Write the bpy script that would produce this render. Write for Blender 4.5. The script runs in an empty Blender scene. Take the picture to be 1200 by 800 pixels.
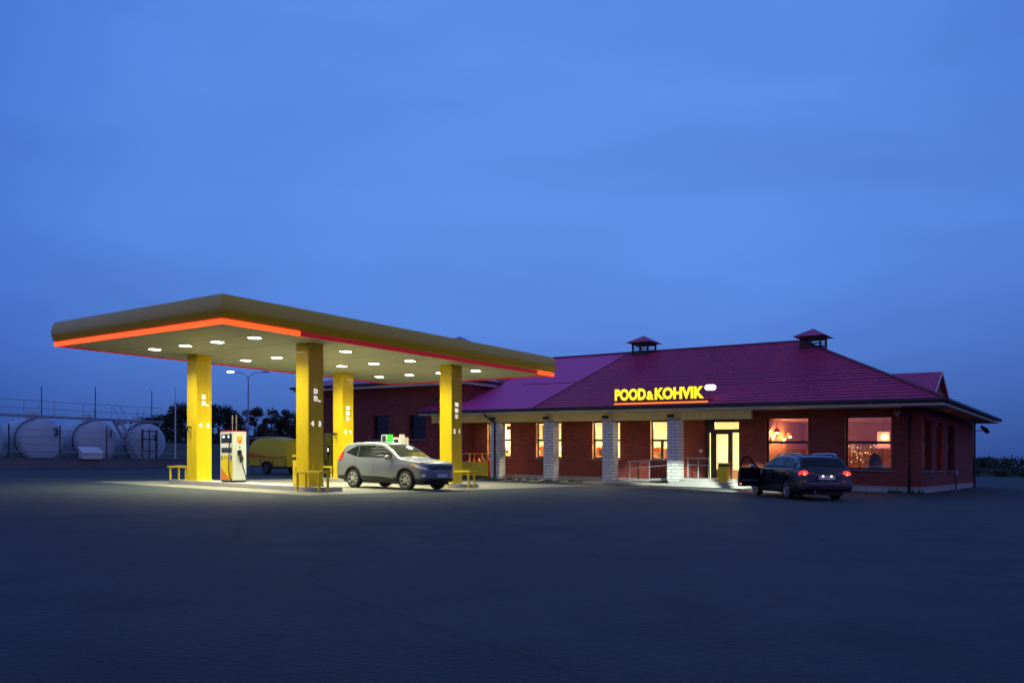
import bpy, bmesh, math, random
from mathutils import Vector, Matrix
random.seed(7)
R = math.radians
sc = bpy.context.scene
COL = sc.collection

# ------------------------------------------------------------------ site frame
TH = R(36.4837)
EV = Vector((math.sin(TH), math.cos(TH), 0))      # long axis of canopy, running away to the right
EU = Vector((-EV.y, EV.x, 0))                     # along the shop front, running away to the left
ROT = -TH                                          # local x = towards the right (-EU), local y = EV
SLOPE = -0.0175                                    # the whole site falls gently to the right
CAN = Vector((-8.0422, 22.9592, 0))
BLD = Vector((17.0671, 34.5678, 0))
CAMZ = 1.2193
def gz(x): return SLOPE * x
def can(s, t, z): p = CAN + EU*s + EV*t; return Vector((p.x, p.y, z + gz(p.x)))
def bld(s, t, z): p = BLD + EU*s + EV*t; return Vector((p.x, p.y, z + gz(p.x)))
def gnd(x, y, z=0): return Vector((x, y, z + gz(x)))

# ------------------------------------------------------------------ mesh builder
class MB:
    def __init__(s): s.v = []; s.f = []; s.m = []
    def face(s, pts, m=0):
        i = len(s.v); s.v += [tuple(p) for p in pts]; s.f.append(tuple(range(i, i+len(pts)))); s.m.append(m)
    def solid(s, vs, fs, m=0):
        i = len(s.v); s.v += [tuple(p) for p in vs]
        for f in fs: s.f.append(tuple(i+k for k in f)); s.m.append(m)
    def box(s, x0, x1, y0, y1, z0, z1, m=0):
        vs = [(x, y, z) for z in (z0, z1) for y in (y0, y1) for x in (x0, x1)]
        s.solid(vs, [(0,1,3,2),(4,6,7,5),(0,4,5,1),(2,3,7,6),(0,2,6,4),(1,5,7,3)], m)
    def bar(s, a, b, w, h=None, m=0):
        a = Vector(a); b = Vector(b); h = h or w
        d = (b-a).normalized(); up = Vector((0,0,1)) if abs(d.z) < .95 else Vector((0,1,0))
        x = d.cross(up).normalized()*w/2; y = x.cross(d).normalized()*h/2
        vs = [p+sx*x+sy*y for p in (a, b) for sx, sy in ((-1,-1),(1,-1),(1,1),(-1,1))]
        s.solid(vs, [(0,1,2,3),(7,6,5,4),(0,4,5,1),(1,5,6,2),(2,6,7,3),(3,7,4,0)], m)
    def tube(s, pts, r, n=8, m=0, r1=None):
        pts = [Vector(p) for p in pts]; rings = []; N = len(pts)
        for i, p in enumerate(pts):
            d = ((pts[min(i+1, N-1)]-p).normalized() + (p-pts[max(i-1, 0)]).normalized()).normalized()
            up = Vector((0,0,1)) if abs(d.z) < .9 else Vector((1,0,0))
            x = d.cross(up).normalized(); y = x.cross(d).normalized()
            rr = r if r1 is None else r + (r1-r)*i/max(1, N-1)
            rings.append([p + rr*(math.cos(2*math.pi*k/n)*x + math.sin(2*math.pi*k/n)*y) for k in range(n)])
        vs = [q for g in rings for q in g]; fs = []
        for i in range(N-1):
            for k in range(n):
                fs.append((i*n+k, i*n+(k+1) % n, (i+1)*n+(k+1) % n, (i+1)*n+k))
        fs.append(tuple(range(n))); fs.append(tuple((N-1)*n+k for k in range(n)))
        s.solid(vs, fs, m)
    def prism(s, poly, fn, m=0, caps=True):
        """poly: 2D outline; fn(p, k) gives the 3D point for k = 0 and 1"""
        n = len(poly); vs = [fn(p, 0) for p in poly]+[fn(p, 1) for p in poly]
        fs = [(i, (i+1) % n, n+(i+1) % n, n+i) for i in range(n)]
        if caps: fs += [tuple(range(n)), tuple(range(n, 2*n))]
        s.solid(vs, fs, m)
    def lathe(s, prof, n=24, axis='z', c=(0,0,0), m=0):
        vs = []; fs = []; P = len(prof)
        for k in range(n):
            a = 2*math.pi*k/n
            for r, h in prof:
                u, v = r*math.cos(a), r*math.sin(a)
                p = (u, v, h) if axis == 'z' else ((u, h, v) if axis == 'y' else (h, u, v))
                vs.append((c[0]+p[0], c[1]+p[1], c[2]+p[2]))
        for k in range(n):
            for i in range(P-1):
                fs.append((k*P+i, ((k+1) % n)*P+i, ((k+1) % n)*P+i+1, k*P+i+1))
        s.solid(vs, fs, m)
    def disc(s, c, r, n=20, axis='z', m=0, ry=None):
        ry = ry or r; pts = []
        for k in range(n):
            a = 2*math.pi*k/n; u, v = r*math.cos(a), ry*math.sin(a)
            d = (u, v, 0) if axis == 'z' else ((u, 0, v) if axis == 'y' else (0, u, v))
            pts.append((c[0]+d[0], c[1]+d[1], c[2]+d[2]))
        s.face(pts, m)
    def ball(s, c, r, sx=1, sy=1, sz=1, n=12, m=0):
        prof = [(math.sin(math.pi*i/n)*r, -math.cos(math.pi*i/n)*r) for i in range(n+1)]
        prof[0] = (0.0005, -r); prof[-1] = (0.0005, r)
        k0 = len(s.v); s.lathe(prof, n+4, 'z', (0,0,0), m)
        for i in range(k0, len(s.v)):
            x, y, z = s.v[i]; s.v[i] = (c[0]+x*sx, c[1]+y*sy, c[2]+z*sz)
    def grid(s, rows, m=0):
        nv = len(rows[0]); vs = [p for r in rows for p in r]; fs = []
        for i in range(len(rows)-1):
            for j in range(nv-1):
                fs.append((i*nv+j, i*nv+j+1, (i+1)*nv+j+1, (i+1)*nv+j))
        s.solid(vs, fs, m)
    def build(s, name, mats, parent=None, xf=None, bevel=0, sharp=38, kind=None, weld=True, normals=True):
        if not isinstance(mats, (list, tuple)): mats = [mats]
        bm = bmesh.new(); vv = [bm.verts.new(p) for p in s.v]
        for f, m in zip(s.f, s.m):
            try: fc = bm.faces.new([vv[i] for i in f]); fc.material_index = m
            except ValueError: pass
        if weld: bmesh.ops.remove_doubles(bm, verts=bm.verts, dist=0.0004)
        if normals: bmesh.ops.recalc_face_normals(bm, faces=bm.faces)
        bm.normal_update()
        if bevel:
            es = [e for e in bm.edges if len(e.link_faces) == 2 and e.calc_face_angle(0) > R(40)]
            bmesh.ops.bevel(bm, geom=es, offset=bevel, segments=2, affect='EDGES', clamp_overlap=True)
            bm.normal_update()
        uv = bm.loops.layers.uv.new('UVMap')
        for f in bm.faces:
            n = f.normal; ax = abs(n.x), abs(n.y), abs(n.z)
            for l in f.loops:
                c = l.vert.co
                l[uv].uv = (c.x, c.y) if ax[2] > .7 else ((c.y, c.z) if ax[0] > ax[1] else (c.x, c.z))
            f.smooth = True
        for e in bm.edges:
            e.smooth = not (len(e.link_faces) != 2 or e.calc_face_angle(0) > R(sharp))
        if xf:
            for v in bm.verts: v.co = xf(*v.co)
            if normals: bmesh.ops.recalc_face_normals(bm, faces=bm.faces)
        if parent is not None and xf:
            L = root_loc(parent)
            for v in bm.verts: v.co -= L
        me = bpy.data.meshes.new(name); bm.to_mesh(me); bm.free()
        for m in mats: me.materials.append(m)
        o = bpy.data.objects.new(name, me); COL.objects.link(o)
        if parent is not None: o.parent = parent
        if kind: o['kind'] = kind
        return o
def root_loc(o):
    while o.parent is not None: o = o.parent
    return o.location.copy()
def thing(name, label, cat, loc=(0,0,0), rotz=0, group=None, tilt=False):
    o = bpy.data.objects.new(name, None); COL.objects.link(o); o.empty_display_size = .3
    o.location = loc
    m = Matrix.Rotation(rotz, 3, 'Z')
    if tilt: m = Matrix.Rotation(-SLOPE, 3, 'Y') @ m
    o.rotation_euler = m.to_euler()
    return tag(o, label, cat, group)
def tag(o, label=None, cat=None, group=None, kind=None):
    if label: o['label'] = label
    if cat: o['category'] = cat
    if group: o['group'] = group
    if kind: o['kind'] = kind
    return o
def copy_tree(o, parent=None):
    c = o.copy(); COL.objects.link(c)
    if parent is not None: c.parent = parent
    for ch in list(o.children): copy_tree(ch, c)
    return c
def text_faces(s, size, bold=0, ext=0, align='LEFT'):
    cu = bpy.data.curves.new('t', 'FONT'); cu.body = s; cu.size = size; cu.offset = bold; cu.extrude = ext; cu.align_x = align
    cu.resolution_u = 4
    o = bpy.data.objects.new('t', cu); COL.objects.link(o)
    dg = bpy.context.evaluated_depsgraph_get(); me = o.evaluated_get(dg).to_mesh()
    V = [v.co.copy() for v in me.vertices]; Fs = [tuple(p.vertices) for p in me.polygons]
    o.evaluated_get(dg).to_mesh_clear(); bpy.data.objects.remove(o); bpy.data.curves.remove(cu)
    return V, Fs

# ------------------------------------------------------------------ materials
def new_mat(name):
    m = bpy.data.materials.new(name); m.use_nodes = True
    nt = m.node_tree; return m, nt, nt.nodes['Principled BSDF']
def mat(name, col, rough=.5, metal=0, var=.12, scale=3, bump=0, bscale=40, coat=0, spec=None, detail=4):
    m, nt, b = new_mat(name); N = nt.nodes.new; L = nt.links.new
    b.inputs['Roughness'].default_value = rough; b.inputs['Metallic'].default_value = metal
    if coat: b.inputs['Coat Weight'].default_value = coat; b.inputs['Coat Roughness'].default_value = .16
    if spec is not None: b.inputs['Specular IOR Level'].default_value = spec
    tc = N('ShaderNodeTexCoord'); no = N('ShaderNodeTexNoise'); no.inputs['Scale'].default_value = scale; no.inputs['Detail'].default_value = detail
    L(tc.outputs['Object'], no.inputs['Vector'])
    mx = N('ShaderNodeMix'); mx.data_type = 'RGBA'
    mx.inputs[6].default_value = (*[c*(1-var) for c in col], 1); mx.inputs[7].default_value = (*[min(1, c*(1+var)) for c in col], 1)
    L(no.outputs['Fac'], mx.inputs[0]); L(mx.outputs[2], b.inputs['Base Color'])
    mr = N('ShaderNodeMapRange'); mr.inputs['To Min'].default_value = max(0, rough-.06); mr.inputs['To Max'].default_value = min(1, rough+.08)
    L(no.outputs['Fac'], mr.inputs['Value']); L(mr.outputs[0], b.inputs['Roughness'])
    if bump:
        n2 = N('ShaderNodeTexNoise'); n2.inputs['Scale'].default_value = bscale; n2.inputs['Detail'].default_value = 5; L(tc.outputs['Object'], n2.inputs['Vector'])
        bp = N('ShaderNodeBump'); bp.inputs['Strength'].default_value = bump; bp.inputs['Distance'].default_value = .02
        L(n2.outputs['Fac'], bp.inputs['Height']); L(bp.outputs[0], b.inputs['Normal'])
    return m
def emit(name, col, strength):
    m, nt, b = new_mat(name); b.inputs['Base Color'].default_value = (*[min(1, c) for c in col], 1)
    b.inputs['Emission Color'].default_value = (*col, 1); b.inputs['Emission Strength'].default_value = strength
    b.inputs['Roughness'].default_value = .4
    return m
def brick(name, c1, c2, mortar, bw, bh, gap=.012, rough=.85, bump=.5, squash=.5, var=.35, mask=True):
    m, nt, b = new_mat(name); N = nt.nodes.new; L = nt.links.new
    uv = N('ShaderNodeUVMap'); uv.uv_map = 'UVMap'; br = N('ShaderNodeTexBrick')
    br.inputs['Scale'].default_value = 1; br.inputs['Brick Width'].default_value = bw; br.inputs['Row Height'].default_value = bh
    br.inputs['Mortar Size'].default_value = gap; br.inputs['Mortar Smooth'].default_value = .2; br.offset = squash
    br.inputs['Color1'].default_value = (*c1, 1); br.inputs['Color2'].default_value = (*c2, 1); br.inputs['Mortar'].default_value = (*mortar, 1)
    L(uv.outputs[0], br.inputs['Vector'])
    no = N('ShaderNodeTexNoise'); no.inputs['Scale'].default_value = .9; no.inputs['Detail'].default_value = 6; L(uv.outputs[0], no.inputs['Vector'])
    mr = N('ShaderNodeMapRange'); mr.inputs['To Min'].default_value = 1-var; mr.inputs['To Max'].default_value = 1+var; L(no.outputs['Fac'], mr.inputs['Value'])
    mul = N('ShaderNodeMix'); mul.data_type = 'RGBA'; mul.blend_type = 'MULTIPLY'; mul.inputs[0].default_value = 1
    L(br.outputs['Color'], mul.inputs[6]); L(mr.outputs[0], mul.inputs[7]); L(mul.outputs[2], b.inputs['Base Color'])
    b.inputs['Roughness'].default_value = rough
    if bump:
        bp = N('ShaderNodeBump'); bp.inputs['Strength'].default_value = bump; bp.inputs['Distance'].default_value = .01; bp.invert = True
        L(br.outputs['Fac'], bp.inputs['Height']); L(bp.outputs[0], b.inputs['Normal'])
    return m
def ribbed(name, col, period, rough=.35, strength=.5, axis='X', metal=0, var=.06, dist=.02, coat=0):
    """sheet with ribs running across the given UV axis"""
    m, nt, b = new_mat(name); N = nt.nodes.new; L = nt.links.new
    uv = N('ShaderNodeUVMap'); uv.uv_map = 'UVMap'
    w = N('ShaderNodeTexWave'); w.wave_type = 'BANDS'; w.bands_direction = axis; w.wave_profile = 'SIN'
    w.inputs['Scale'].default_value = math.pi*2/period/20; w.inputs['Distortion'].default_value = 0
    L(uv.outputs[0], w.inputs['Vector'])
    pw = N('ShaderNodeMath'); pw.operation = 'POWER'; pw.inputs[1].default_value = 3; L(w.outputs['Fac'], pw.inputs[0])
    bp = N('ShaderNodeBump'); bp.inputs['Strength'].default_value = strength; bp.inputs['Distance'].default_value = dist
    L(pw.outputs[0], bp.inputs['Height']); L(bp.outputs[0], b.inputs['Normal'])
    no = N('ShaderNodeTexNoise'); no.inputs['Scale'].default_value = 1.3; no.inputs['Detail'].default_value = 5; L(uv.outputs[0], no.inputs['Vector'])
    mx = N('ShaderNodeMix'); mx.data_type = 'RGBA'
    mx.inputs[6].default_value = (*[c*(1-var) for c in col], 1); mx.inputs[7].default_value = (*[min(1, c*(1+var)) for c in col], 1)
    L(no.outputs['Fac'], mx.inputs[0]); L(mx.outputs[2], b.inputs['Base Color'])
    b.inputs['Roughness'].default_value = rough; b.inputs['Metallic'].default_value = metal; b.inputs['Specular IOR Level'].default_value = .3
    if coat: b.inputs['Coat Weight'].default_value = coat
    return m
def glass(name, tint=(1,1,1), refl=.06, rough=.02):
    m = bpy.data.materials.new(name); m.use_nodes = True; nt = m.node_tree; nt.nodes.clear(); N = nt.nodes.new; L = nt.links.new
    out = N('ShaderNodeOutputMaterial'); mx = N('ShaderNodeMixShader'); tr = N('ShaderNodeBsdfTransparent'); gl = N('ShaderNodeBsdfGlossy'); lw = N('ShaderNodeLayerWeight'); lw.inputs['Blend'].default_value = .5; fr = N('ShaderNodeMath'); fr.operation = 'POWER'; fr.inputs[1].default_value = 4; L(lw.outputs['Facing'], fr.inputs[0])
    tr.inputs[0].default_value = (*tint, 1); gl.inputs['Roughness'].default_value = rough; 
    ad = N('ShaderNodeMath'); ad.operation = 'ADD'; ad.inputs[1].default_value = refl; ad.use_clamp = True
    L(fr.outputs[0], ad.inputs[0]); L(ad.outputs[0], mx.inputs[0]); L(tr.outputs[0], mx.inputs[1]); L(gl.outputs[0], mx.inputs[2]); L(mx.outputs[0], out.inputs[0])
    return m
def tile_mat(name, c1, c2, rough=.42):
    m, nt, b = new_mat(name); N = nt.nodes.new; L = nt.links.new
    uv = N('ShaderNodeUVMap'); uv.uv_map = 'UVMap'; sp = N('ShaderNodeSeparateXYZ'); L(uv.outputs[0], sp.inputs[0])
    def frac(o, per):
        d = N('ShaderNodeMath'); d.operation = 'DIVIDE'; d.inputs[1].default_value = per; L(o, d.inputs[0])
        f = N('ShaderNodeMath'); f.operation = 'FRACT'; L(d.outputs[0], f.inputs[0]); return d, f
    d1, f1 = frac(sp.outputs['X'], .19); d2, f2 = frac(sp.outputs['Y'], .33)
    sn = N('ShaderNodeMath'); sn.operation = 'PINGPONG'; sn.inputs[1].default_value = .5; L(d1.outputs[0], sn.inputs[0])
    s2 = N('ShaderNodeMath'); s2.operation = 'SMOOTH_MAX'; s2.inputs[1].default_value = .1; s2.inputs[2].default_value = .2; L(sn.outputs[0], s2.inputs[0])
    ad = N('ShaderNodeMath'); ad.operation = 'MULTIPLY_ADD'; ad.inputs[1].default_value = -.8; L(f2.outputs[0], ad.inputs[0]); L(s2.outputs[0], ad.inputs[2])
    bp = N('ShaderNodeBump'); bp.inputs['Strength'].default_value = .9; bp.inputs['Distance'].default_value = .05
    L(ad.outputs[0], bp.inputs['Height']); L(bp.outputs[0], b.inputs['Normal'])
    # each pressed tile keeps a slightly different fade
    br = N('ShaderNodeTexBrick'); br.inputs['Scale'].default_value = 1; br.inputs['Brick Width'].default_value = .38; br.inputs['Row Height'].default_value = .33; br.inputs['Mortar Size'].default_value = .012
    br.inputs['Color1'].default_value = (*c1, 1); br.inputs['Color2'].default_value = (*c2, 1); br.inputs['Mortar'].default_value = (*[c*.55 for c in c1], 1); L(uv.outputs[0], br.inputs['Vector'])
    no = N('ShaderNodeTexNoise'); no.inputs['Scale'].default_value = .5; no.inputs['Detail'].default_value = 6; L(uv.outputs[0], no.inputs['Vector'])
    mr = N('ShaderNodeMapRange'); mr.inputs['To Min'].default_value = .7; mr.inputs['To Max'].default_value = 1.3; L(no.outputs['Fac'], mr.inputs['Value'])
    mul = N('ShaderNodeMix'); mul.data_type = 'RGBA'; mul.blend_type = 'MULTIPLY'; mul.inputs[0].default_value = 1
    L(br.outputs['Color'], mul.inputs[6]); L(mr.outputs[0], mul.inputs[7]); L(mul.outputs[2], b.inputs['Base Color'])
    b.inputs['Roughness'].default_value = rough
    return m

M = {}
M['brick'] = brick('red_brick', (.40,.062,.038), (.26,.040,.026), (.12,.075,.06), .26, .078)
M['hall_brick'] = brick('hall_brick', (.40,.062,.042), (.28,.042,.03), (.12,.07,.06), .26, .078)
M['block'] = brick('white_block', (.80,.80,.74), (.66,.67,.62), (.30,.31,.30), .40, .155, .016, .8, .6, var=.12)
M['plinth'] = brick('plinth_block', (.50,.48,.42), (.42,.41,.37), (.25,.24,.22), .60, .2, .014, .9, .5, var=.3)
M['tile'] = tile_mat('red_metal_tile', (.66,.05,.19), (.54,.04,.16), .40)
M['section'] = ribbed('lighter_red_roof_section', (.90,.11,.36), .22, .55, .35, 'X', var=.10, dist=.015)  # lighter, ribbed red for one stretch of the front slope
M['ridge'] = mat('ridge_metal', (.20,.03,.045), .45)
M['gutter'] = mat('dark_gutter_metal', (.03,.027,.027), .45)
M['fascia_board'] = mat('white_fascia_board', (.72,.70,.62), .6, var=.08)
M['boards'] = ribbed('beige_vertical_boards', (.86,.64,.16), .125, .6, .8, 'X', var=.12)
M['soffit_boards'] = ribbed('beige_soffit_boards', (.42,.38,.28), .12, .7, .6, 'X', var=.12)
M['frame'] = mat('dark_window_frame', (.045,.030,.026), .4)
M['reveal'] = mat('wooden_window_reveal', (.42,.15,.05), .6, scale=8)
M['sill'] = mat('grey_metal_sill', (.25,.27,.30), .4)
M['glass'] = glass('window_glass', (.97,.97,.95), .03)
M['cafe_glass'] = glass('cafe_window_glass', (.85,.82,.88), .24)
M['black_glass'] = mat('unlit_window_glass', (.012,.016,.024), .06, var=.2, spec=.6)
M['concrete'] = mat('pale_concrete', (.42,.41,.37), .85, var=.22, scale=1.2, bump=.3, bscale=30, detail=8)
M['wall_concrete'] = mat('weathered_concrete', (.20,.20,.21), .9, var=.35, scale=.9, bump=.5, bscale=14, detail=8)
M['kerb'] = mat('kerb_concrete', (.30,.30,.28), .85, var=.2, scale=2, bump=.3)
M['steel'] = mat('galvanised_rail', (.36,.42,.46), .45, .3, var=.15)
M['dark_steel'] = mat('dark_steel', (.05,.055,.06), .5, .3)
M['yellow'] = mat('yellow_paint', (.84,.62,.012), .35, var=.06, coat=.2)
M['col_yellow'] = ribbed('ribbed_yellow_sheet', (.84,.60,.012), .105, .30, .5, 'X', var=.12, coat=.15)
M['fascia_yellow'] = mat('canopy_fascia_yellow', (.94,.58,.012), .16, var=.09, scale=.6, coat=.5)
M['red_band'] = emit('dim_red_band', (1,.022,.010), .13)
M['led'] = emit('lit_red_band', (1,.065,.008), 2.3)
M['soffit'] = brick('canopy_soffit', (.46,.48,.37), (.43,.45,.35), (.20,.20,.16), 30, 1.88, .03, .55, .3, var=.06)
M['lens'] = emit('downlight_lens', (1,.98,.80), 50)
M['white'] = mat('white_paint', (.80,.80,.76), .4, var=.05)
M['letter'] = emit('lit_white_lettering', (1,1,.97), .75)
M['cream'] = mat('cream_panel', (.70,.72,.62), .35, var=.06)
M['orange'] = mat('orange_paint', (.80,.23,.015), .4)
M['red'] = mat('red_paint', (.60,.03,.02), .4)
M['black'] = mat('black_rubber', (.014,.014,.015), .6)
M['grey'] = mat('grey_plastic', (.16,.16,.16), .5)
M['blue'] = mat('blue_sticker', (.03,.16,.62), .4)
M['green'] = emit('green_lit_panel', (.03,.75,.03), .55)
M['lcd'] = emit('pump_display', (.55,.65,1), .9)
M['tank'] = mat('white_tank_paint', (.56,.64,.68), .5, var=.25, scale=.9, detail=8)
M['tank_band'] = mat('tank_band', (.10,.10,.11), .6)
M['number_blue'] = mat('dark_blue_numerals', (.015,.02,.10), .5)
M['tarp'] = mat('yellow_trailer_cover', (.92,.72,.02), .5, var=.10, scale=2, bump=.5, bscale=3)
M['sign_y'] = emit('lit_yellow_letters', (1,.74,.02), 1.45)
M['sign_o'] = emit('lit_orange_line', (1,.22,.015), 1.6)
M['sign_side'] = mat('orange_letter_return', (.75,.26,.02), .4)
M['pill'] = emit('white_lit_badge', (1,.93,.93), 1.7)
M['bark'] = mat('bark', (.06,.045,.035), .9, var=.3)
M['leaf_a'] = mat('dark_leaves', (.035,.050,.022), .8, var=.5, scale=.6)
M['leaf_b'] = mat('autumn_leaves', (.085,.055,.022), .8, var=.5, scale=.6)
M['grass'] = mat('rough_grass', (.045,.058,.024), .95, var=.55, scale=.12, bump=.6, bscale=3, detail=10)
M['field'] = mat('stubble_field', (.045,.050,.030), .95, var=.35, scale=.05, bump=.4, bscale=2, detail=10)
M['weed'] = mat('green_weeds', (.05,.11,.02), .8, var=.4)

def asphalt():
    m, nt, b = new_mat('worn_asphalt'); N = nt.nodes.new; L = nt.links.new
    tc = N('ShaderNodeTexCoord')
    def noise(scale, det, stretch=None, dist=0):
        n = N('ShaderNodeTexNoise'); n.inputs['Scale'].default_value = scale; n.inputs['Detail'].default_value = det; n.inputs['Distortion'].default_value = dist
        if stretch:
            mp = N('ShaderNodeMapping'); mp.inputs['Scale'].default_value = stretch; mp.inputs['Rotation'].default_value = (0,0,R(20)); L(tc.outputs['Object'], mp.inputs[0]); L(mp.outputs[0], n.inputs['Vector'])
        else: L(tc.outputs['Object'], n.inputs['Vector'])
        return n
    big = noise(.16, 8, (.5,1.4,1), .6); mid = noise(1.1, 8); fine = noise(22, 8)
    r1 = N('ShaderNodeValToRGB'); r1.color_ramp.elements[0].position = .30; r1.color_ramp.elements[1].position = .72
    r1.color_ramp.elements[0].color = (.020,.031,.031,1); r1.color_ramp.elements[1].color = (.048,.063,.062,1); L(big.outputs['Fac'], r1.inputs[0])
    r2 = N('ShaderNodeMapRange'); r2.inputs['To Min'].default_value = .5; r2.inputs['To Max'].default_value = 1.5; L(mid.outputs['Fac'], r2.inputs['Value'])
    r3 = N('ShaderNodeMapRange'); r3.inputs['To Min'].default_value = .45; r3.inputs['To Max'].default_value = 1.55; L(fine.outputs['Fac'], r3.inputs['Value'])
    a = N('ShaderNodeMix'); a.data_type = 'RGBA'; a.blend_type = 'MULTIPLY'; a.inputs[0].default_value = 1; L(r1.outputs[0], a.inputs[6]); L(r2.outputs[0], a.inputs[7])
    c = N('ShaderNodeMix'); c.data_type = 'RGBA'; c.blend_type = 'MULTIPLY'; c.inputs[0].default_value = 1; L(a.outputs[2], c.inputs[6]); L(r3.outputs[0], c.inputs[7])
    # hairline cracks and old oil stains
    vo = N('ShaderNodeTexVoronoi'); vo.feature = 'DISTANCE_TO_EDGE'; vo.inputs['Scale'].default_value = .22
    wp = N('ShaderNodeMix'); wp.data_type = 'RGBA'; wp.inputs[0].default_value = .25; L(tc.outputs['Object'], wp.inputs[6]); L(mid.outputs['Color'], wp.inputs[7]); L(wp.outputs[2], vo.inputs['Vector'])
    cr = N('ShaderNodeMapRange'); cr.inputs['From Min'].default_value = .002; cr.inputs['From Max'].default_value = .009; cr.inputs['To Min'].default_value = .72; L(vo.outputs['Distance'], cr.inputs['Value'])
    st = noise(.55, 3); sr = N('ShaderNodeMapRange'); sr.inputs['From Min'].default_value = .58; sr.inputs['From Max'].default_value = .68; sr.inputs['To Min'].default_value = 1; sr.inputs['To Max'].default_value = .62; L(st.outputs['Fac'], sr.inputs['Value'])
    k1 = N('ShaderNodeMath'); k1.operation = 'MULTIPLY'; L(cr.outputs[0], k1.inputs[0]); L(sr.outputs[0], k1.inputs[1])
    c2 = N('ShaderNodeMix'); c2.data_type = 'RGBA'; c2.blend_type = 'MULTIPLY'; c2.inputs[0].default_value = 1; L(c.outputs[2], c2.inputs[6]); L(k1.outputs[0], c2.inputs[7])
    L(c2.outputs[2], b.inputs['Base Color'])
    rr = N('ShaderNodeMapRange'); rr.inputs['To Min'].default_value = .70; rr.inputs['To Max'].default_value = .92; L(big.outputs['Fac'], rr.inputs['Value']); L(rr.outputs[0], b.inputs['Roughness'])
    bp = N('ShaderNodeBump'); bp.inputs['Strength'].default_value = .9; bp.inputs['Distance'].default_value = .02; L(fine.outputs['Fac'], bp.inputs['Height']); L(bp.outputs[0], b.inputs['Normal'])
    b.inputs['Specular IOR Level'].default_value = .5
    return m
M['asphalt'] = asphalt()
M['apron'] = brick('concrete_apron_slabs', (.30,.285,.21), (.26,.245,.18), (.12,.12,.11), 3.1, 3.1, .02, .85, .2, squash=0, var=.3)

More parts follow.
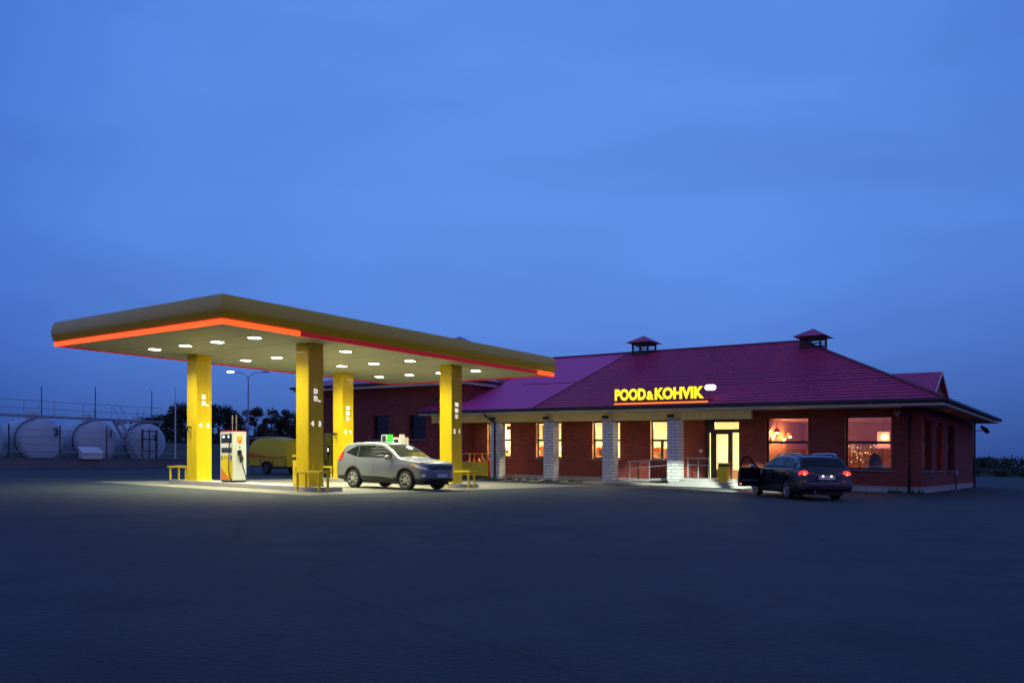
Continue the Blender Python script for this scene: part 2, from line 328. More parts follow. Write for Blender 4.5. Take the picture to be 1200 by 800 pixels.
# ------------------------------------------------------------------ camera and light
cam = bpy.data.cameras.new('camera'); co = bpy.data.objects.new('camera', cam); COL.objects.link(co)
co.location = (0, 0, CAMZ); co.rotation_euler = (R(90), 0, 0)
cam.lens = 970.02/1200*36; cam.shift_y = (535.47-400)/1200; cam.clip_end = 5000
sc.camera = co
w = bpy.data.worlds.new('World'); sc.world = w; w.use_nodes = True
nt = w.node_tree; N = nt.nodes.new; L = nt.links.new; bg = nt.nodes['Background']
tc = N('ShaderNodeTexCoord'); nrm = N('ShaderNodeVectorMath'); nrm.operation = 'NORMALIZE'; L(tc.outputs['Generated'], nrm.inputs[0])
def dusk():
    # dusk: a soft blue glow low in the north, deepening upwards and sideways, streaked by thin cloud
    dt = N('ShaderNodeVectorMath'); dt.operation = 'DOT_PRODUCT'; dt.inputs[1].default_value = Vector((.05, .985, .16)).normalized(); L(nrm.outputs[0], dt.inputs[0])
    rp = N('ShaderNodeValToRGB'); L(dt.outputs['Value'], rp.inputs[0]); e = rp.color_ramp; e.interpolation = 'EASE'
    e.elements[0].position = 0; e.elements[0].color = (.115,.175,.510,1)
    e.elements[1].position = 1; e.elements[1].color = (.112,.272,.780,1)
    for p, c in ((.45,(.060,.135,.460,1)), (.78,(.064,.180,.640,1)), (.92,(.098,.245,.740,1))):
        x = e.elements.new(p); x.color = c
    sp = N('ShaderNodeSeparateXYZ'); L(nrm.outputs[0], sp.inputs[0])
    hz = N('ShaderNodeValToRGB'); L(sp.outputs['Z'], hz.inputs[0]); h = hz.color_ramp
    h.elements[0].position = -.0; h.elements[0].color = (.36,.34,.42,1); h.elements[1].position = .24; h.elements[1].color = (1,1,1,1)
    for p_, c_ in ((.05,(.52,.50,.56,1)), (.12,(.80,.80,.84,1))): q_ = h.elements.new(p_); q_.color = c_
    mul = N('ShaderNodeMix'); mul.data_type = 'RGBA'; mul.blend_type = 'MULTIPLY'; mul.inputs[0].default_value = 1; L(rp.outputs[0], mul.inputs[6]); L(hz.outputs[0], mul.inputs[7])
    # pink afterglow low in the south, behind the camera
    ry = N('ShaderNodeMapRange'); ry.inputs['From Min'].default_value = .15; ry.inputs['From Max'].default_value = -.7; L(sp.outputs['Y'], ry.inputs['Value'])
    rz = N('ShaderNodeMapRange'); rz.inputs['From Min'].default_value = .19; rz.inputs['From Max'].default_value = .07; rz.interpolation_type = 'SMOOTHSTEP'; L(sp.outputs['Z'], rz.inputs['Value'])
    lo_ = N('ShaderNodeMapRange'); lo_.inputs['From Min'].default_value = .035; lo_.inputs['From Max'].default_value = .065; lo_.inputs['To Min'].default_value = .10; lo_.interpolation_type = 'SMOOTHSTEP'
    sl_ = N('ShaderNodeMath'); sl_.operation = 'MULTIPLY_ADD'; sl_.inputs[1].default_value = .035; L(sp.outputs['X'], sl_.inputs[0]); L(sp.outputs['Z'], sl_.inputs[2]); L(sl_.outputs[0], lo_.inputs['Value'])
    p0 = N('ShaderNodeMath'); p0.operation = 'MULTIPLY'; L(ry.outputs[0], p0.inputs[0]); L(rz.outputs[0], p0.inputs[1])
    pk = N('ShaderNodeMath'); pk.operation = 'MULTIPLY'; L(p0.outputs[0], pk.inputs[0]); L(lo_.outputs[0], pk.inputs[1])
    pm = N('ShaderNodeMix'); pm.data_type = 'RGBA'; pm.blend_type = 'ADD'; L(pk.outputs[0], pm.inputs[0]); L(mul.outputs[2], pm.inputs[6]); pm.inputs[7].default_value = (.36,.075,.25,1)
    mul = pm
    mp = N('ShaderNodeMapping'); mp.inputs['Scale'].default_value = (1.3, 1.3, 5.5); mp.inputs['Rotation'].default_value = (R(6), R(4), 0); L(nrm.outputs[0], mp.inputs[0])
    no = N('ShaderNodeTexNoise'); no.inputs['Scale'].default_value = 1.7; no.inputs['Detail'].default_value = 5; no.inputs['Roughness'].default_value = .45; no.inputs['Distortion'].default_value = .5; L(mp.outputs[0], no.inputs['Vector'])
    mr = N('ShaderNodeMapRange'); mr.inputs['From Min'].default_value = .3; mr.inputs['From Max'].default_value = .7; mr.inputs['To Min'].default_value = .92; mr.inputs['To Max'].default_value = 1.08; L(no.outputs['Fac'], mr.inputs['Value'])
    m2 = N('ShaderNodeMix'); m2.data_type = 'RGBA'; m2.blend_type = 'MULTIPLY'; m2.inputs[0].default_value = 1; L(mul.outputs[2], m2.inputs[6]); L(mr.outputs[0], m2.inputs[7])
    sky = N('ShaderNodeTexSky'); sky.sky_type = 'NISHITA'; sky.sun_disc = False; sky.sun_elevation = R(-4); sky.sun_rotation = R(0); sky.ozone_density = 6
    ad = N('ShaderNodeMix'); ad.data_type = 'RGBA'; ad.blend_type = 'ADD'; ad.inputs[0].default_value = .06; L(m2.outputs[2], ad.inputs[6]); L(sky.outputs[0], ad.inputs[7])
    L(ad.outputs[2], bg.inputs['Color']); bg.inputs['Strength'].default_value = 1
dusk()
sl = bpy.data.lights.new('dusk_sun', 'SUN'); sl.energy = .015; sl.angle = R(40); sl.color = (.6,.75,1)
so = bpy.data.objects.new('dusk_sun', sl); COL.objects.link(so); so.rotation_euler = (R(-80), 0, 0)
sc.view_settings.view_transform = 'Standard'; sc.view_settings.look = 'None'; sc.view_settings.exposure = 0; sc.view_settings.gamma = 1
sc.render.engine = 'CYCLES'; sc.cycles.use_denoising = True; sc.cycles.max_bounces = 8; sc.cycles.transparent_max_bounces = 12
sc.cycles.sample_clamp_indirect = 6; sc.cycles.caustics_reflective = False; sc.cycles.caustics_refractive = False

# ------------------------------------------------------------------ ground
g = MB(); n = 48
def spread(i, lo, hi): return lo + (hi-lo)*i/n
g.grid([[gnd(spread(i,-900,900), spread(j,-200,1400), -.03) for j in range(n+1)] for i in range(n+1)])
tag(g.build('ground', M['field'], kind='structure'), 'dark rough field spreading beyond the forecourt to the horizon', 'ground')
a = MB()
lot = [(-80,-40),(75,-40),(75,93),(40,86),(-4,76),(-22,68),(-31.5,66),(-80,60)]
a.face([gnd(x, y, .0) for x, y in lot]); tag(a.build('asphalt_forecourt', M['asphalt'], kind='structure'), 'wide dark empty asphalt forecourt in front of the canopy', 'forecourt')
ap = MB(); ap.face([(s, t, .004) for s, t in ((-.9,2.2),(11.6,2.2),(11.6,18.2),(-.9,18.2))])
tag(ap.build('concrete_apron', M['apron'], xf=can, kind='structure'), 'pale concrete slab apron lit under the fuel canopy', 'apron')
# hill and verge
def mound(name, m, x0, x1, y0, y1, hfun, label, nx=60, ny=16):
    b = MB(); rows = []
    for i in range(nx+1):
        r = []
        for j in range(ny+1):
            u, v = i/nx, j/ny; x = x0+(x1-x0)*u; y = y0+(y1-y0)*v
            r.append(gnd(x, y, -.1 + hfun(u, v)*math.sin(math.pi*v)**.8*min(1, 6*u, 6*(1-u))))
        rows.append(r)
    b.grid(rows); return tag(b.build(name, m, kind='structure'), label, 'hill')
mound('hill', M['field'], -130, 20, 76, 190, lambda u, v: 3.6+1.3*math.sin(u*5+1)+.35*math.sin(u*23)+.3*math.sin(v*17+u*8), 'low dark grassy hill behind the trailer and the tanks')
mound('bank', M['grass'], 34, 140, 90, 106, lambda u, v: .75+.2*math.sin(u*31)+.12*math.sin(u*77+v*9), 'low rough bank at the far edge of the asphalt')

# ------------------------------------------------------------------ fuel canopy
SOF, TOP, LS, LT = 4.819, 5.616, 9.767, 16.587
root = thing('fuel_canopy', 'large flat yellow fuel canopy on four yellow columns with lit orange edge', 'canopy', can(LS/2, LT/2, 0))
b = MB(); b.box(.12, LS-.12, .12, LT-.12, SOF, SOF+.05); b.build('soffit', M['soffit'], root, can)
b = MB(); b.box(.16, LS-.16, .16, LT-.16, TOP-.16, TOP-.10); b.build('roof_deck', M['grey'], root, can)
def ring(prof, m, name, ranges=None, par=None):
    """profile (outward offset, z) swept round the edge of the canopy"""
    bb = MB(); rows = []
    for o, z in prof:
        rows.append([(-o,-o,z),(LS+o,-o,z),(LS+o,LT+o,z),(-o,LT+o,z),(-o,-o,z)])
    bb.grid(rows); return bb.build(name, m, par or root, can, sharp=50)
zf = SOF+.105
prof = [(-.12, zf)] + [(.085*math.sin(math.pi*k/10)**.8 if 0 < k < 10 else 0, zf+(TOP-zf)*k/10) for k in range(11)] + [(-.20, TOP)]
ring(prof, M['fascia_yellow'], 'fascia')
def band(name, pts, m):
    bb = MB()
    for (s0, t0, s1, t1) in pts: bb.box(min(s0,s1), max(s0,s1), min(t0,t1), max(t0,t1), SOF-.035, zf-.003)
    return bb.build(name, m, root, can)
band('light_strip', [(0,-.02,LS,.05), (-.02,.052,.05,2.7)], M['led'])
band('light_strip', [(-.02,15.35,.05,LT+.02)], M['led'])
band('red_band', [(-.02,2.702,.05,15.348), (.052,LT-.05,LS+.02,LT+.02), (LS-.05,.052,LS+.02,LT-.052)], M['red_band'])
S_, T_ = (1.142, 7.424), (3.977, 11.083); CW = .63
rows_txt = {(0,0): (['D','D'], '4 3'), (1,0): (['D','D'], '4 3'), (0,1): (['98','95','D'], '2 1'), (1,1): (['98','95','D'], '2 1')}
for i in (0,1):
    for j in (0,1):
        s0, t0 = S_[i], T_[j]
        c = MB(); c.box(s0, s0+CW, t0, t0+CW, .15, SOF-.002); col = c.build('column', M['col_yellow'], root, can, bevel=.012)
        def put(txt, size, tc_, z, bold=.013):
            V, Fs = text_faces(txt, size, bold*size/.25, .004, 'CENTER')
            q = MB(); q.solid([(s0-.006-v.z, t0+tc_+v.x, z+v.y) for v in V], Fs); q.build('lettering', M['letter'], col, can, normals=False, weld=False)
        names, nums = rows_txt[(i,j)]
        for k, tx in enumerate(names): put(tx, .205, CW/2-.02, 3.19-.235*k)
        if len(names) == 2: lt = MB(); lt.box(s0-.012, s0-.004, t0+.38, t0+.50, 2.93, 2.97); lt.build('underscore', M['letter'], col, can)
        a1, a2 = nums.split(); put(a1, .215, CW/2-.15, 2.13); put(a2, .215, CW/2+.15, 2.13)
        if (i, j) in ((1,0),(1,1)):
            h = MB(); h.bar((s0+.36,t0,2.12),(s0+.36,t0-.14,2.12),.05); h.ball((s0+.36,t0-.16,2.10),.065); h.tube([(s0+.36,t0-.15,2.1),(s0+.33,t0-.14,1.98),(s0+.31,t0-.1,1.9)],.018)
            h.build('hook', M['black'], col, can)
        cl = MB(); cl.box(s0-.02, s0+CW+.02, t0-.02, t0+CW+.02, .149, .20); cl.build('foot', M['yellow'], col, can)
for s0 in (1.72, 3.68, 5.52, 7.42):
    for t0 in (2.33, 6.1, 9.33, 13.3):
        d = MB(); d.lathe([(.205,SOF-.001),(.245,SOF-.004),(.245,SOF-.022),(.205,SOF-.026)], 24, 'z', (s0,t0,0)); d.lathe([(.205,SOF-.026),(.20,SOF-.006)],24,'z',(s0,t0,0))
        dl = d.build('downlight', M['white'], root, can)
        e = MB(); e.disc((s0,t0,SOF-.012), .203, 24); e.build('lens', M['lens'], dl, can)
        la = bpy.data.lights.new('downlight_lamp', 'AREA'); la.shape = 'DISK'; la.size = .36; la.energy = 84; la.color = (1,1,.68); la.spread = R(138)
        lo = bpy.data.objects.new('downlight_lamp', la); COL.objects.link(lo); lo.parent = dl; lo.location = can(s0, t0, SOF-.035) - root.location

# islands, guard rails
for j, lab in ((0, 'raised concrete pump island with the lone pump on it'), (1, 'raised concrete pump island behind the silver car')):
    k = MB(); t0 = T_[j]; pts = []
    s0, s1, ta, tb = .35, 9.0, t0-.28, t0+CW+.28
    for cx, cy, a0 in ((s0+.3,ta+.3,180),(s1-.3,ta+.3,270),(s1-.3,tb-.3,0),(s0+.3,tb-.3,90)):
        for q in range(5): pts.append((cx+.3*math.cos(R(a0+22.5*q)), cy+.3*math.sin(R(a0+22.5*q))))
    k.prism(pts, lambda p, e: (p[0], p[1], .15 if e else -.02))
    tag(k.build('pump_island', M['concrete'], xf=can, bevel=.02, kind='structure'), lab, 'island')
def guard_rail(loc, label, rot=ROT, length=1.05, proto=[]):
    if proto: t = copy_tree(proto[0]); t.location = loc; t['label'] = label; return t
    t = thing('guard_rail', label, 'guard rail', loc, rot, 'yellow tube guard rails round the pump islands')
    L2 = length/2
    for x in (-.17, .17):
        for y in (-L2, L2): r = MB(); r.tube([(x,y,.0),(x,y,.60)], .042, 10); r.build('leg', M['yellow'], t)
    r = MB(); r.box(-.24,.24,-L2-.12,L2+.12,.60,.67); r.build('top_rail', M['yellow'], t, bevel=.015)
    proto.append(t); return t
def rail(s, t, label): return guard_rail(can(s, t, 0), label)
guard_rail(can(.52, 3.62, 0), 'yellow guard rail in front of the nearest canopy column', ROT+R(90))
rail(.42, 10.78, 'yellow guard rail at the nose of the silver car')
rail(8.75, 4.22, 'yellow guard rail at the column beside the flagpole, towards the tanks')
rail(8.75, 11.3, 'yellow guard rail glimpsed between the two middle columns')

def fuel_pump(loc, label, wd, second=False):
    t = thing('fuel_pump', label, 'fuel pump', loc, ROT, 'fuel pumps under the canopy')
    h, dp = 1.80, .56; x0, x1, y0, y1 = -wd/2, wd/2, -dp/2, dp/2
    b = MB(); b.box(x0+.03, x1-.03, y0+.03, y1-.03, 0, .07); b.build('base', M['black'], t)
    b = MB(); b.box(x0, x1, y0, y1, .07, h); b.build('cabinet', M['cream'], t, bevel=.012)
    f = y0-.006
    b = MB(); b.box(x0+.05, x1-.02, f, y0+.01, .09, .98); fp = b.build('front_panel', M['yellow'], t)
    b = MB(); b.prism([(x0+.052,.095),(x1-.16,.095),(x0+.40,.26),(x0+.052,.52)], lambda p, e: (p[0], f-.004+.003*e, p[1])); b.build('orange_swoosh', M['orange'], fp)
    b = MB(); b.box(x0+.06, x0+.16, f-.003, f, .80, .94); b.build('sticker', M['grey'], fp)
    b = MB(); b.box(x1-.16, x1-.05, f-.003, f, .78, .96); b.build('sticker', M['blue'], fp)
    for q in (.24,.31,.40): b = MB(); b.box(x0+q, x0+q+.025, f-.003, f, .82, .93); b.build('lettering', M['black'], fp)
    b = MB(); b.box(x0+.06, x1-.06, f, y0+.01, 1.40, 1.72); dpn = b.build('display', M['black'], t)
    for q in (.10, wd/2+.04): b = MB(); b.box(x0+q+.04, x0+q+.18, f-.004, f, 1.58, 1.67); b.build('screen', M['lcd'], dpn)
    b = MB(); b.box(x0+.08, x1-.06, f, y0+.01, 1.06, 1.24); gr = b.build('keypad', M['grey'], t)
    b = MB()
    for q in range(4): b.box(x0+.10, x1-.08, f-.008, f, 1.075+.04*q, 1.09+.04*q)
    b.build('key_row', M['black'], gr)
    b = MB(); b.box(x0+.01, x1-.01, y0-.004, y1+.004, h, h+.035); b.build('top_trim', M['red'], t)
    # right side
    sx = x1+.004
    b = MB(); b.box(x1, sx, y0+.02, y1-.02, .10, h-.03); sp = b.build('side_panel', M['cream'], t)
    fan = [(0,1.38),(-.05,1.37),(-.09,1.43),(-.13,1.56),(-.11,1.64),(0,1.67),(.11,1.64),(.13,1.56),(.09,1.43),(.05,1.37)]
    b = MB(); b.prism([(p[0]*.8, p[1]) for p in fan], lambda p, e: (sx+.001+.004*e, p[0], p[1])); b.build('emblem', M['orange'], sp)
    b = MB(); b.prism([(p[0]*.62, 1.55+(p[1]-1.53)*.6+.03) for p in fan], lambda p, e: (sx+.006+.003*e, p[0], p[1])); b.build('emblem', M['yellow'], sp)
    b = MB(); b.box(sx, sx+.002, -.02, .02, 1.22, 1.30); b.build('lettering', M['black'], sp)
    b = MB(); b.box(x1, sx+.03, -.10, .04, .98, 1.14); b.build('nozzle_holster', M['black'], t)
    b = MB(); b.bar((sx+.05,-.02,1.12),(sx+.07,.02,.72),.07,.08); b.tube([(sx+.05,-.02,1.1),(sx+.09,-.06,1.16)],.02); b.bar((sx+.06,0,.95),(sx+.07,.05,.78),.05,.12); nz = b.build('nozzle', M['black'], t)
    b = MB(); b.tube([(sx+.07,.03,.76),(sx+.08,.08,.55),(sx+.09,.14,.36),(sx+.10,.19,.16),(sx+.07,.22,.05),(sx+.0,.24,.02)],.018); b.build('hose', M['black'], nz)
    b = MB(); b.tube([(x1-.13,f-.02,h-.05),(x1-.13,f-.05,1.3),(x1-.15,f-.06,.8),(x1-.16,f-.05,.4),(x1-.12,f-.03,.16),(x1-.04,f-.02,.08)],.018); b.build('hose', M['black'], t)
    for q in () if second else (-.05,.18):
        b = MB(); b.tube([(q,0,h+.03),(q,0,h+.62)],.016); b.tube([(q,0,h+.3),(q,0,h+.58)],.024); b.build('hose_mast', M['grey'], t)
    if second:
        b = MB(); b.box(x0+.02, x0+.32, y0-.012, y0+.02, 1.46, h+.13); b.build('price_board', M['white'], t)
        b = MB(); b.box(x0+.06, x0+.28, y0-.018, y0-.012, 1.52, h+.09); b.build('price_screen', M['black'], t)
        b = MB(); b.box(x0+.36, x0+.66, y0-.012, y0+.02, 1.46, h+.13); b.build('green_panel', M['green'], t)
        b = MB(); b.box(x1-.02, x1+.02, y0+.02, y0+.3, 1.46, h+.13); b.build('price_board', M['white'], t)
    return t
fuel_pump(can(5.60, 4.27, .15), 'white and yellow fuel pump standing alone on the island, before the trailer', .75)
fuel_pump(can(4.55, 11.4, .15), 'fuel pump with green and white top boards half hidden behind the silver car roof', 1.05, True)
def waste_bin(loc, label, w_=.42, h=.95, d=.36, rot=ROT):
    t = thing('waste_bin', label, 'waste bin', loc, rot, 'yellow waste bins')
    b = MB(); b.box(-w_/2, w_/2, -d/2, d/2, .03, h-.17); b.build('body', M['yellow'], t, bevel=.015)
    b = MB(); b.box(-w_/2-.015, w_/2+.015, -d/2-.015, d/2+.015, h-.07, h); b.build('lid', M['yellow'], t, bevel=.012)
    b = MB(); b.box(-w_/2+.03, w_/2-.03, -d/2+.03, d/2-.03, h-.17, h-.07); b.build('opening', M['black'], t)
    b = MB(); b.box(-w_/2+.02, w_/2-.02, -d/2+.02, d/2-.02, 0, .03); b.build('base', M['black'], t)
    return t
wb = waste_bin(can(1.98, 4.35, .15), 'yellow waste bin with small dark sticker beside the nearest canopy column', .42, 1.02)
b = MB(); b.box(-.05,.05,-.187,-.182,.45,.62); b.build('sticker', M['grey'], wb)
waste_bin(bld(8.05, -1.35, .15), 'bright yellow waste bin on the steps beside the shop door', .46, .98, .4)

# ------------------------------------------------------------------ the shop building
W0 = 3.599      # wall top
shop = thing('shop_building', 'long single storey red brick shop and cafe with a purple red hipped roof', 'building', bld(12, 0, 0))
def wall(name, frame, u0, u1, z0, z1, holes, m, parent, thick=.32):
    """frame(u, d, z): d = 0 on the outer face, growing inwards; holes = (u0,u1,z0,z1)"""
    us = sorted({u0, u1, *[h[0] for h in holes], *[h[1] for h in holes]}); zs = sorted({z0, z1, *[h[2] for h in holes], *[h[3] for h in holes]})
    b = MB()
    def solid(i, j):
        if not (0 <= i < len(us)-1 and 0 <= j < len(zs)-1): return False
        u, z = (us[i]+us[i+1])/2, (zs[j]+zs[j+1])/2
        return not any(h[0] < u < h[1] and h[2] < z < h[3] for h in holes)
    for i in range(len(us)-1):
        for j in range(len(zs)-1):
            if not solid(i, j): continue
            a0, a1, c0, c1 = us[i], us[i+1], zs[j], zs[j+1]
            for d in (0, thick): b.face([frame(a0,d,c0), frame(a1,d,c0), frame(a1,d,c1), frame(a0,d,c1)])
            for di, dj, q in ((-1,0,[(a0,c0),(a0,c1)]),(1,0,[(a1,c0),(a1,c1)]),(0,-1,[(a0,c0),(a1,c0)]),(0,1,[(a0,c1),(a1,c1)])):
                if not solid(i+di, j+dj):
                    (p, r), (p2, r2) = q; b.face([frame(p,0,r), frame(p2,0,r2), frame(p2,thick,r2), frame(p,thick,r)])
    return b.build(name, m, parent, bld)
front = lambda u, d, z: (u, d, z)
right = lambda u, d, z: (d, u, z)
SHOPW = [(23.02,21.32), (19.57,17.86), (15.92,14.22), (12.50,10.80)]
BIGW = [(6.57,4.59), (3.04,1.09)]
SIDEW = [(.56,2.49), (3.53,5.28), (6.68,8.6)]
ZW = (1.22, 3.2); ZB = (.94, 3.30); DOOR = (7.80, 9.56, .38, 3.22)
holes = [(b_, a_, *ZW) for a_, b_ in SHOPW] + [(b_, a_, *ZB) for a_, b_ in BIGW] + [DOOR]
wall('front_wall', front, 0, 24.2, .26, W0, holes, M['brick'], shop)
wall('side_wall', right, .322, 14.98, .26, W0, [(a_, b_, .94, 3.17) for a_, b_ in SIDEW], M['brick'], shop)
wall('back_wall', lambda u, d, z: (u, 14.98-d, z), .322, 24.2, .26, W0, [], M['brick'], shop)
b = MB(); b.box(-.05, 7.78, -.05, .3, -.5, .258); b.box(9.58, 24.1, -.05, .3, -.5, .258); b.build('plinth', M['plinth'], shop, bld)
b = MB(); b.box(-.05, .3, .302, 15.03, -.6, .258); b.build('plinth', M['plinth'], shop, bld)

def window(frame, u0, u1, z0, z1, split, gl, parent, mull=None, reveal=False, dep=.17, fw=.075, glz=True):
    a0, a1 = min(u0,u1), max(u0,u1); b = MB()
    def fb(p0, p1, q0, q1, d0=dep, d1=dep+.08):
        vs = [frame(p, d, q) for q in (q0,q1) for d in (d0,d1) for p in (p0,p1)]
        b.solid(vs, [(0,1,3,2),(4,6,7,5),(0,4,5,1),(2,3,7,6),(0,2,6,4),(1,5,7,3)])
    fb(a0+.002, a0+fw, z0+.002, z1-.002); fb(a1-fw, a1-.002, z0+.002, z1-.002); fb(a0+fw, a1-fw, z0+.002, z0+fw); fb(a0+fw, a1-fw, z1-fw, z1-.002)
    fb(a0+fw, a1-fw, split-.055, split+.055)
    if mull: fb(mull-.07, mull+.07, z0+fw, split-.055)
    wn = b.build('window', M['frame'], parent, bld)
    p = MB(); d = dep+.04
    p.face([frame(a0+fw,d,z0+fw),frame(a1-fw,d,z0+fw),frame(a1-fw,d,split-.055),frame(a0+fw,d,split-.055)])
    p.face([frame(a0+fw,d,split+.055),frame(a1-fw,d,split+.055),frame(a1-fw,d,z1-fw),frame(a0+fw,d,z1-fw)])
    p.build('pane', gl, wn, bld)
    q = MB(); vs = [frame(u, dd, z) for z in (z0-.05, z0-.004) for dd in (-.07, dep) for u in (a0-.05, a1+.05)]
    q.solid(vs, [(0,1,3,2),(4,6,7,5),(0,4,5,1),(2,3,7,6),(0,2,6,4),(1,5,7,3)]); q.build('sill', M['sill'], wn, bld)
    if reveal:
        for u in (a0, a1-.02):
            q = MB()
            vs = [frame(uu, dd, z) for z in (z0, z1) for dd in (-.012, dep-.003) for uu in (u+.001, u+.019)]
            q.solid(vs, [(0,1,3,2),(4,6,7,5),(0,4,5,1),(2,3,7,6),(0,2,6,4),(1,5,7,3)])
            q.build('reveal', M['reveal'], wn, bld)
    return wn
for k, (a_, b_) in enumerate(SHOPW): window(front, a_, b_, *ZW, 2.20, M['glass'], shop, mull=11.93 if k == 3 else None, reveal=True)
for a_, b_ in BIGW: window(front, a_, b_, *ZB, 2.13, M['cafe_glass'], shop, reveal=True, fw=.09)
for a_, b_ in SIDEW: window(right, a_, b_, .94, 3.17, 2.1, M['cafe_glass'], shop, fw=.09)

# entrance
d0, d1, dz0, dz1 = DOOR
b = MB(); fr = .13
b.box(d0+.002,d0+.09,.10,.22,dz0,dz1-.002); b.box(9.39,d1-.002,.10,.22,dz0,dz1-.002); b.box(d0+.09,9.388,.10,.22,dz1-.14,dz1-.002); b.box(d0+.09,9.388,.10,.22,2.58,2.74)
b.box(9.10,9.30,.10,.22,dz0,2.58); b.box(8.22,8.34,.10,.22,dz0,2.58); b.box(9.10,9.42,.10,.22,2.741,dz1-.141)
ent = b.build('entrance', M['frame'], shop, bld)
b = MB()
for x0, x1, z0, z1 in ((d0+.09,9.10,2.74,dz1-.14),(9.30,9.39,dz0+.1,2.58),(d0+.15,8.22,.80,2.56),(8.44,9.02,.80,2.5)): b.face([(x0,.15,z0),(x1,.15,z0),(x1,.15,z1),(x0,.15,z1)])
b.build('pane', M['glass'], ent, bld)
b = MB(); b.box(d0+.15,8.22,.12,.17,dz0,.80); b.build('kick_panel', M['reveal'], ent, bld)
b = MB(); b.box(8.34,8.43,.11,.18,dz0,2.58); b.box(9.03,9.10,.11,.18,dz0,2.58); b.box(8.43,9.03,.11,.18,dz0+.02,dz0+.1); b.box(8.43,9.03,.11,.18,2.5,2.58); lf = b.build('door_leaf', M['frame'], shop, bld)
b = MB(); b.box(8.43,9.03,.12,.17,dz0+.1,.80); b.build('kick_panel', M['reveal'], lf, bld)
b = MB(); b.tube([(8.42,.10,1.25),(8.42,.04,1.27),(8.42,.04,1.65),(8.42,.10,1.67)],.017); b.build('handle', M['steel'], lf, bld)
b = MB(); b.box(d0+.3,8.1,.13,.14,1.35,1.47); b.build('sticker', M['yellow'], ent, bld)

# roofs
ZE, ZR, TE, TRI, SO, TB = 3.83, 7.60, -1.65, 6.39, -1.17, 15.98
pit = (ZR-ZE)/(TRI-TE)
fz = lambda t: ZE + (t-TE)*pit
def slab(poly, m, name, par, th=.06):
    b = MB(); n_ = len(poly); vs = [tuple(p) for p in poly] + [(p[0],p[1],p[2]-th) for p in poly]
    b.solid(vs, [tuple(range(n_)), tuple(range(n_,2*n_))] + [(i,(i+1)%n_,n_+(i+1)%n_,n_+i) for i in range(n_)]); return b.build(name, m, par, bld, sharp=10)
HS = SO + (TRI-TE)
hip = (HS, TRI, ZR)
slab([(SO,TE,ZE),(18.63,TE,ZE),(17.11,TRI,ZR),hip], M['tile'], 'roof_front', shop)
slab([(18.632,TE,ZE),(24.9,TE,ZE),(22.6,TRI,ZR),(17.112,TRI,ZR)], M['section'], 'roof_front_lighter', shop)  # same slope in a lighter, ribbed red between two slanting edges
slab([(24.902,TE,ZE),(27.0,TE,ZE),(24.0,TRI,ZR),(22.602,TRI,ZR)], M['tile'], 'roof_front', shop)
def tiled(l0, l1, r0, r1, n_, name='tile_rows'):
    b = MB(); L_ = TRI-TE
    for k in range(n_):
        f0, f1 = k/n_, (k+1)/n_; t0, t1 = TE+L_*f0, TE+L_*f1; la, lb, ra, rb = l0+(l1-l0)*f0, l0+(l1-l0)*f1, r0+(r1-r0)*f0, r0+(r1-r0)*f1
        b.face([(la,t0,fz(t0)+.062),(ra,t0,fz(t0)+.062),(rb,t1,fz(t1)+.008),(lb,t1,fz(t1)+.008)])
        b.face([(la,t0,fz(t0)+.006),(ra,t0,fz(t0)+.006),(ra,t0-.012,fz(t0)+.060),(la,t0-.012,fz(t0)+.060)]); b.face([(la,t0-.012,fz(t0)+.060),(ra,t0-.012,fz(t0)+.060),(ra,t0,fz(t0)+.062),(la,t0,fz(t0)+.062)])
    return b.build(name, M['tile'], shop, bld, sharp=15)
tiled(18.60, 17.09, SO+.03, HS, 24); tiled(27.0, 24.0, 24.92, 22.62, 24)
bk = [(HS,TRI,ZR),(24,TRI,ZR),(24,TB,ZE),(SO,TB,ZE)]; slab(bk, M['tile'], 'roof_back', shop)
slab([(SO,TE,ZE),hip,(SO,TB,ZE)], M['tile'], 'roof_side', shop)
b = MB(); b.tube([(HS,TRI,ZR+.02),(24,TRI,ZR+.02)],.07,8); b.tube([(HS,TRI,ZR+.03),(SO,TE,ZE+.05)],.075,8); b.tube([(18.62,TE,ZE+.04),(17.10,TRI,ZR+.03)],.045,6); b.tube([(15.5,1.95,fz(1.95)+.01),(22.2,2.1,fz(2.1)+.01)],.022,6) if False else None
b.tube([(17.4,1.95,fz(1.95)+.01),(21.9,1.95,fz(1.95)+.01)],.018,6)
b.build('ridge_cap', M['ridge'], shop, bld)
# eaves: gutter, fascia board, soffit, porch beam
b = MB()
gp = [(0,.08),(-.13,.08),(-.15,.0),(-.12,-.06),(-.05,-.08),(0,-.06)]
b.prism(gp, lambda p, e: (SO-.15 if e == 0 else 27.0, TE+p[0], ZE-.06+p[1])); b.prism(gp, lambda p, e: (SO+p[0], TE+.002 if e == 0 else TB, ZE-.06+p[1])); b.build('gutter', M['gutter'], shop, bld)
b = MB(); b.box(SO+.02, 27.0, TE+.03, TE+.06, 3.575, ZE-.13); b.box(SO+.02, SO+.05, TE+.062, TB, 3.575, ZE-.13); b.build('fascia_board', M['fascia_board'], shop, bld)
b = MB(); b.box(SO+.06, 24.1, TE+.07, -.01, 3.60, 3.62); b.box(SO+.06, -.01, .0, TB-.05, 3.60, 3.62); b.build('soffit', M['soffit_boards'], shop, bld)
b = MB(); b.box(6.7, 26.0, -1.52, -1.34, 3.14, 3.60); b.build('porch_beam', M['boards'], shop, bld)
for s in (20.94, 17.37, 13.78, 10.20):
    b = MB(); b.box(s, s+.62, -1.56, -1.02, -.35, 3.138); pl = b.build('pillar', M['block'], shop, bld)
    b = MB(); b.box(s-.03, s+.65, -1.59, -1.0, 3.139, 3.20); b.build('cap', M['plinth'], pl, bld)
